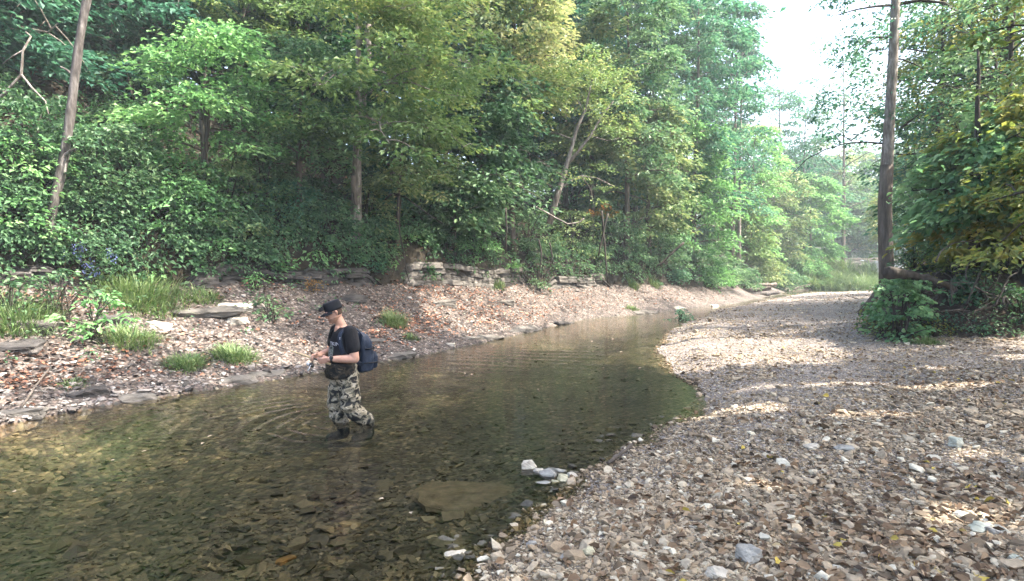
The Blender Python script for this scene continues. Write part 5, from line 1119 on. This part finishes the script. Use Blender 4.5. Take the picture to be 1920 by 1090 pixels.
ac = Acc(); ac.box(hd((.135, .012, .100)) + [0, 0, .22], (.05, .055, .045), HR); ac.tube(np.array([hd((.155, .012, .10)), hd((.172, .012, .098))]) + [0, 0, .22], [.018, .016], 12); ac.box(hd((.118, .012, .125)) + [0, 0, .22], (.03, .03, .014), HR); ac.build('head_lamp', M['black'], cp, False)
gl_ = Acc()
for s in (-1, 1):
    sect(gl_, [(0, 0, -.019, .003, .020), (.002, 0, -.006, .005, .029), (.002, 0, .010, .005, .030), (0, 0, .019, .003, .024)], 16, HR @ np.array([[math.cos(.32 * s), -math.sin(.32 * s), 0], [math.sin(.32 * s), math.cos(.32 * s), 0], [0, 0, 1]]), hd((.103, s * .034, .012)) + [0, 0, .22])
    gl_.tube(np.array([hd((.094, s * .062, .018)), hd((.05, s * .079, .02)), hd((-.01, s * .082, .022))]) + [0, 0, .22], .004, 6)
gl_.build('sunglasses', M['lens'], man)
w_ = np.array(WRL) * .90 + np.array(ELL) * .10 + [0, 0, .22]; d_ = unit(np.array(WRL) - np.array(ELL))
ac = Acc(); ac.tube([w_ - d_ * .016, w_ - d_ * .014, w_ + d_ * .014, w_ + d_ * .016], [.030, .0375, .0365, .029], 18); wt = ac.build('wrist_watch', M['black'], man)
up_ = unit(np.array([.25, .75, .45])); up_ = unit(up_ - d_ * (up_ @ d_)); ac = Acc(); ac.tube([w_ + up_ * .030, w_ + up_ * .044, w_ + up_ * .046], [.024, .024, .018], 16); ac.build('dial', M['lens'], wt)
# small white lettering across the chest of the shirt
cu = bpy.data.curves.new('lettering', 'FONT'); cu.body = 'TKIN'; cu.size = .062; cu.extrude = .0015; cu.align_x = 'CENTER'
fo = bpy.data.objects.new('lettering_raw', cu); COL.objects.link(fo); dg = bpy.context.evaluated_depsgraph_get(); dg.update()
me = bpy.data.meshes.new_from_object(fo.evaluated_get(dg)); bpy.data.objects.remove(fo); me.name = 'lettering'; me.materials.clear(); me.materials.append(M['print'])
n_ = len(me.vertices); V = np.empty(n_ * 3, np.float32); me.vertices.foreach_get('co', V); V = V.reshape(-1, 3)
th_ = .42 + V[:, 0] / .15                   # wrapped round the chest
W_ = np.stack([.020 + (.164 + V[:, 2]) * np.cos(th_), (.212 + V[:, 2]) * np.sin(th_), 1.005 + .22 + V[:, 1]], 1); W_[:, 0] += -.006
me.vertices.foreach_set('co', W_.astype(np.float32).ravel()); me.update(); ob = bpy.data.objects.new('lettering', me); COL.objects.link(ob); ob.parent = man

# backpack on his back
bp_ = empty('backpack', WP(np.array([-.25, 0, .64])), 'navy blue backpack with black straps worn by the man in the creek', 'backpack', None, math.atan2(PF[1], PF[0])); bo = np.array([-.25, 0, .86])
ac = Acc(); sect(ac, [(.02, 0, -.005, .07, .10), (.005, 0, .02, .105, .145), (0, 0, .12, .105, .155), (0, 0, .26, .10, .155), (.01, 0, .38, .098, .145), (.03, 0, .46, .075, .12), (.045, 0, .495, .04, .08)], 36, None, (0, 0, 0), 3.2)
fuse('main_compartment', ac, M['navy'], bp_, .008, 2, (.022, 10, 8), 0)
ac = Acc(); sect(ac, [(-.105, 0, .03, .04, .10), (-.115, 0, .06, .05, .125), (-.115, 0, .19, .05, .125), (-.10, 0, .24, .035, .10)], 30, None, (0, 0, 0), 3.2); fuse('front_pocket', ac, M['navy'], bp_, .007, 2, (.014, 12, 10), 0)
for s in (-1, 1):
    P = np.array([(.06, s * .11, .47), (.12, s * .14, .545), (.21, s * .155, .585), (.31, s * .16, .57), (.375, s * .17, .50), (.37, s * .185, .40), (.34, s * .185, .27), (.20, s * .19, .17), (.08, s * .13, .10)])
    t = np.linspace(0, 1, len(P)); u = np.linspace(0, 1, 32); Q = np.stack([np.interp(u, t, P[:, i]) for i in range(3)], 1)
    for _ in range(2): Q[1:-1] = (Q[:-2] + 2 * Q[1:-1] + Q[2:]) / 4
    T_ = np.gradient(Q, axis=0); sd_ = unit(np.cross(T_, np.stack([np.cos(u * 0) * (.2 - Q[:, 0]), -Q[:, 1], .25 - Q[:, 2]], 1))); nn = unit(np.cross(sd_, T_)); ac = Acc(); c_ = []
    for i_, (a_, b_) in enumerate(((1, 1), (-1, 1), (-1, -1), (1, -1))): c_.append(Q + sd_ * .026 * a_ + nn * .006 * b_)
    V = np.stack(c_, 1).reshape(-1, 3); i0 = np.arange(31)[:, None] * 4 + np.arange(4)[None]; j0 = np.arange(31)[:, None] * 4 + (np.arange(4) + 1)[None] % 4
    ac.add(V, np.stack([i0, j0, j0 + 4, i0 + 4], -1).reshape(-1, 4)); st = ac.build('shoulder_strap', M['navy'] if s > 0 else M['black'], bp_)
    a = Acc(); a.box(Q[17] + nn[17] * .008, (.02, .03, .03)); a.build('buckle', M['print'] if s > 0 else M['black'], st, False)
for z_ in (.12, .30):
    a = Acc(); th = np.linspace(1.4, 2 * math.pi - 1.4, 20); rx = .125 if z_ < .2 else .118
    ctr = np.stack([(rx + (.045 if z_ < .2 else 0)) * np.sign(np.cos(th)) * abs(np.cos(th)) ** .62, .162 * np.sign(np.sin(th)) * abs(np.sin(th)) ** .62, np.full(20, z_)], 1); a.tube(ctr, .009, 6); a.build('compression_strap', M['black'], bp_)

# fishing rod in his hands
gpt = WP(np.array([.385, -.015, .85])); rd_ = unit(.80 * PF - .52 * PL + np.array([0, 0, .34])); up_ = unit(np.array([0, 0, 1.]) - rd_ * rd_[2])
rod = empty('fishing_rod', gpt, 'thin fishing rod with cork grip and silver spinning reel in the hands of the man', 'fishing rod')
ac = Acc(); ac.tube([-rd_ * .14, rd_ * .02], [.011, .010], 10); ac.tube([rd_ * .30, rd_ * .9, rd_ * 1.75], [.0045, .0032, .0012], 8); ac.build('blank', M['graphite'], rod)
ac = Acc(); ac.tube([-rd_ * .22, -rd_ * .215, -rd_ * .06, -rd_ * .055], [.010, .0145, .0135, .010], 12); ac.build('cork_grip', M['cork'], rod)
ac = Acc(); ac.tube([rd_ * .02, rd_ * .03, rd_ * .18, rd_ * .30], [.010, .0145, .013, .006], 12); ac.build('cork_grip', M['cork'], rod)
rc = -up_ * .085 + rd_ * .0
ac = Acc(); ac.tube([rd_ * 0, rc * .6, rc], [.008, .006, .012], 8); ac.tube([rc - rd_ * .035, rc - rd_ * .03, rc + rd_ * .02, rc + rd_ * .024], [.012, .027, .027, .016], 14); reel = ac.build('reel', M['graphite'], rod)
ac = Acc(); ac.tube([rc + rd_ * .024, rc + rd_ * .026, rc + rd_ * .034, rc + rd_ * .05, rc + rd_ * .056, rc + rd_ * .06], [.012, .026, .019, .019, .026, .012], 16); ac.build('spool', M['silver'], reel)
sd_ = np.cross(rd_, up_); ac = Acc(); ac.tube([rc, rc - sd_ * .05, rc - sd_ * .055 - up_ * .05, rc - sd_ * .085 - up_ * .052], [.005, .005, .005, .009], 8); ac.build('crank_handle', M['silver'], reel)
for f_ in (.5, .8, 1.1, 1.4, 1.7):
    a = Acc(); th = np.linspace(0, 2 * math.pi, 11); r_ = .014 - .005 * f_; c_ = rd_ * f_ - up_ * (r_ + .004); a.tube(c_ + np.cos(th)[:, None] * sd_ * r_ + np.sin(th)[:, None] * up_ * r_, .0015, 5, False); a.build('line_guide', M['silver'], rod)

# ------------------------------------------------------------------ haze
ac = Acc(); ac.box((60, 45, 24), (560, 260, 54)); hz_ = ac.build('haze', bpy.data.materials.new('haze air'), None, False)
m = hz_.data.materials[0]; m.use_nodes = True; n = m.node_tree.nodes; n.remove(n['Principled BSDF']); pv = n.new('ShaderNodeVolumePrincipled')
pv.inputs['Color'].default_value = (.80, .90, .95, 1); pv.inputs['Density'].default_value = .0016; pv.inputs['Anisotropy'].default_value = .0
m.node_tree.links.new(pv.outputs[0], n['Material Output'].inputs['Volume']); tag(hz_, kind='stuff')
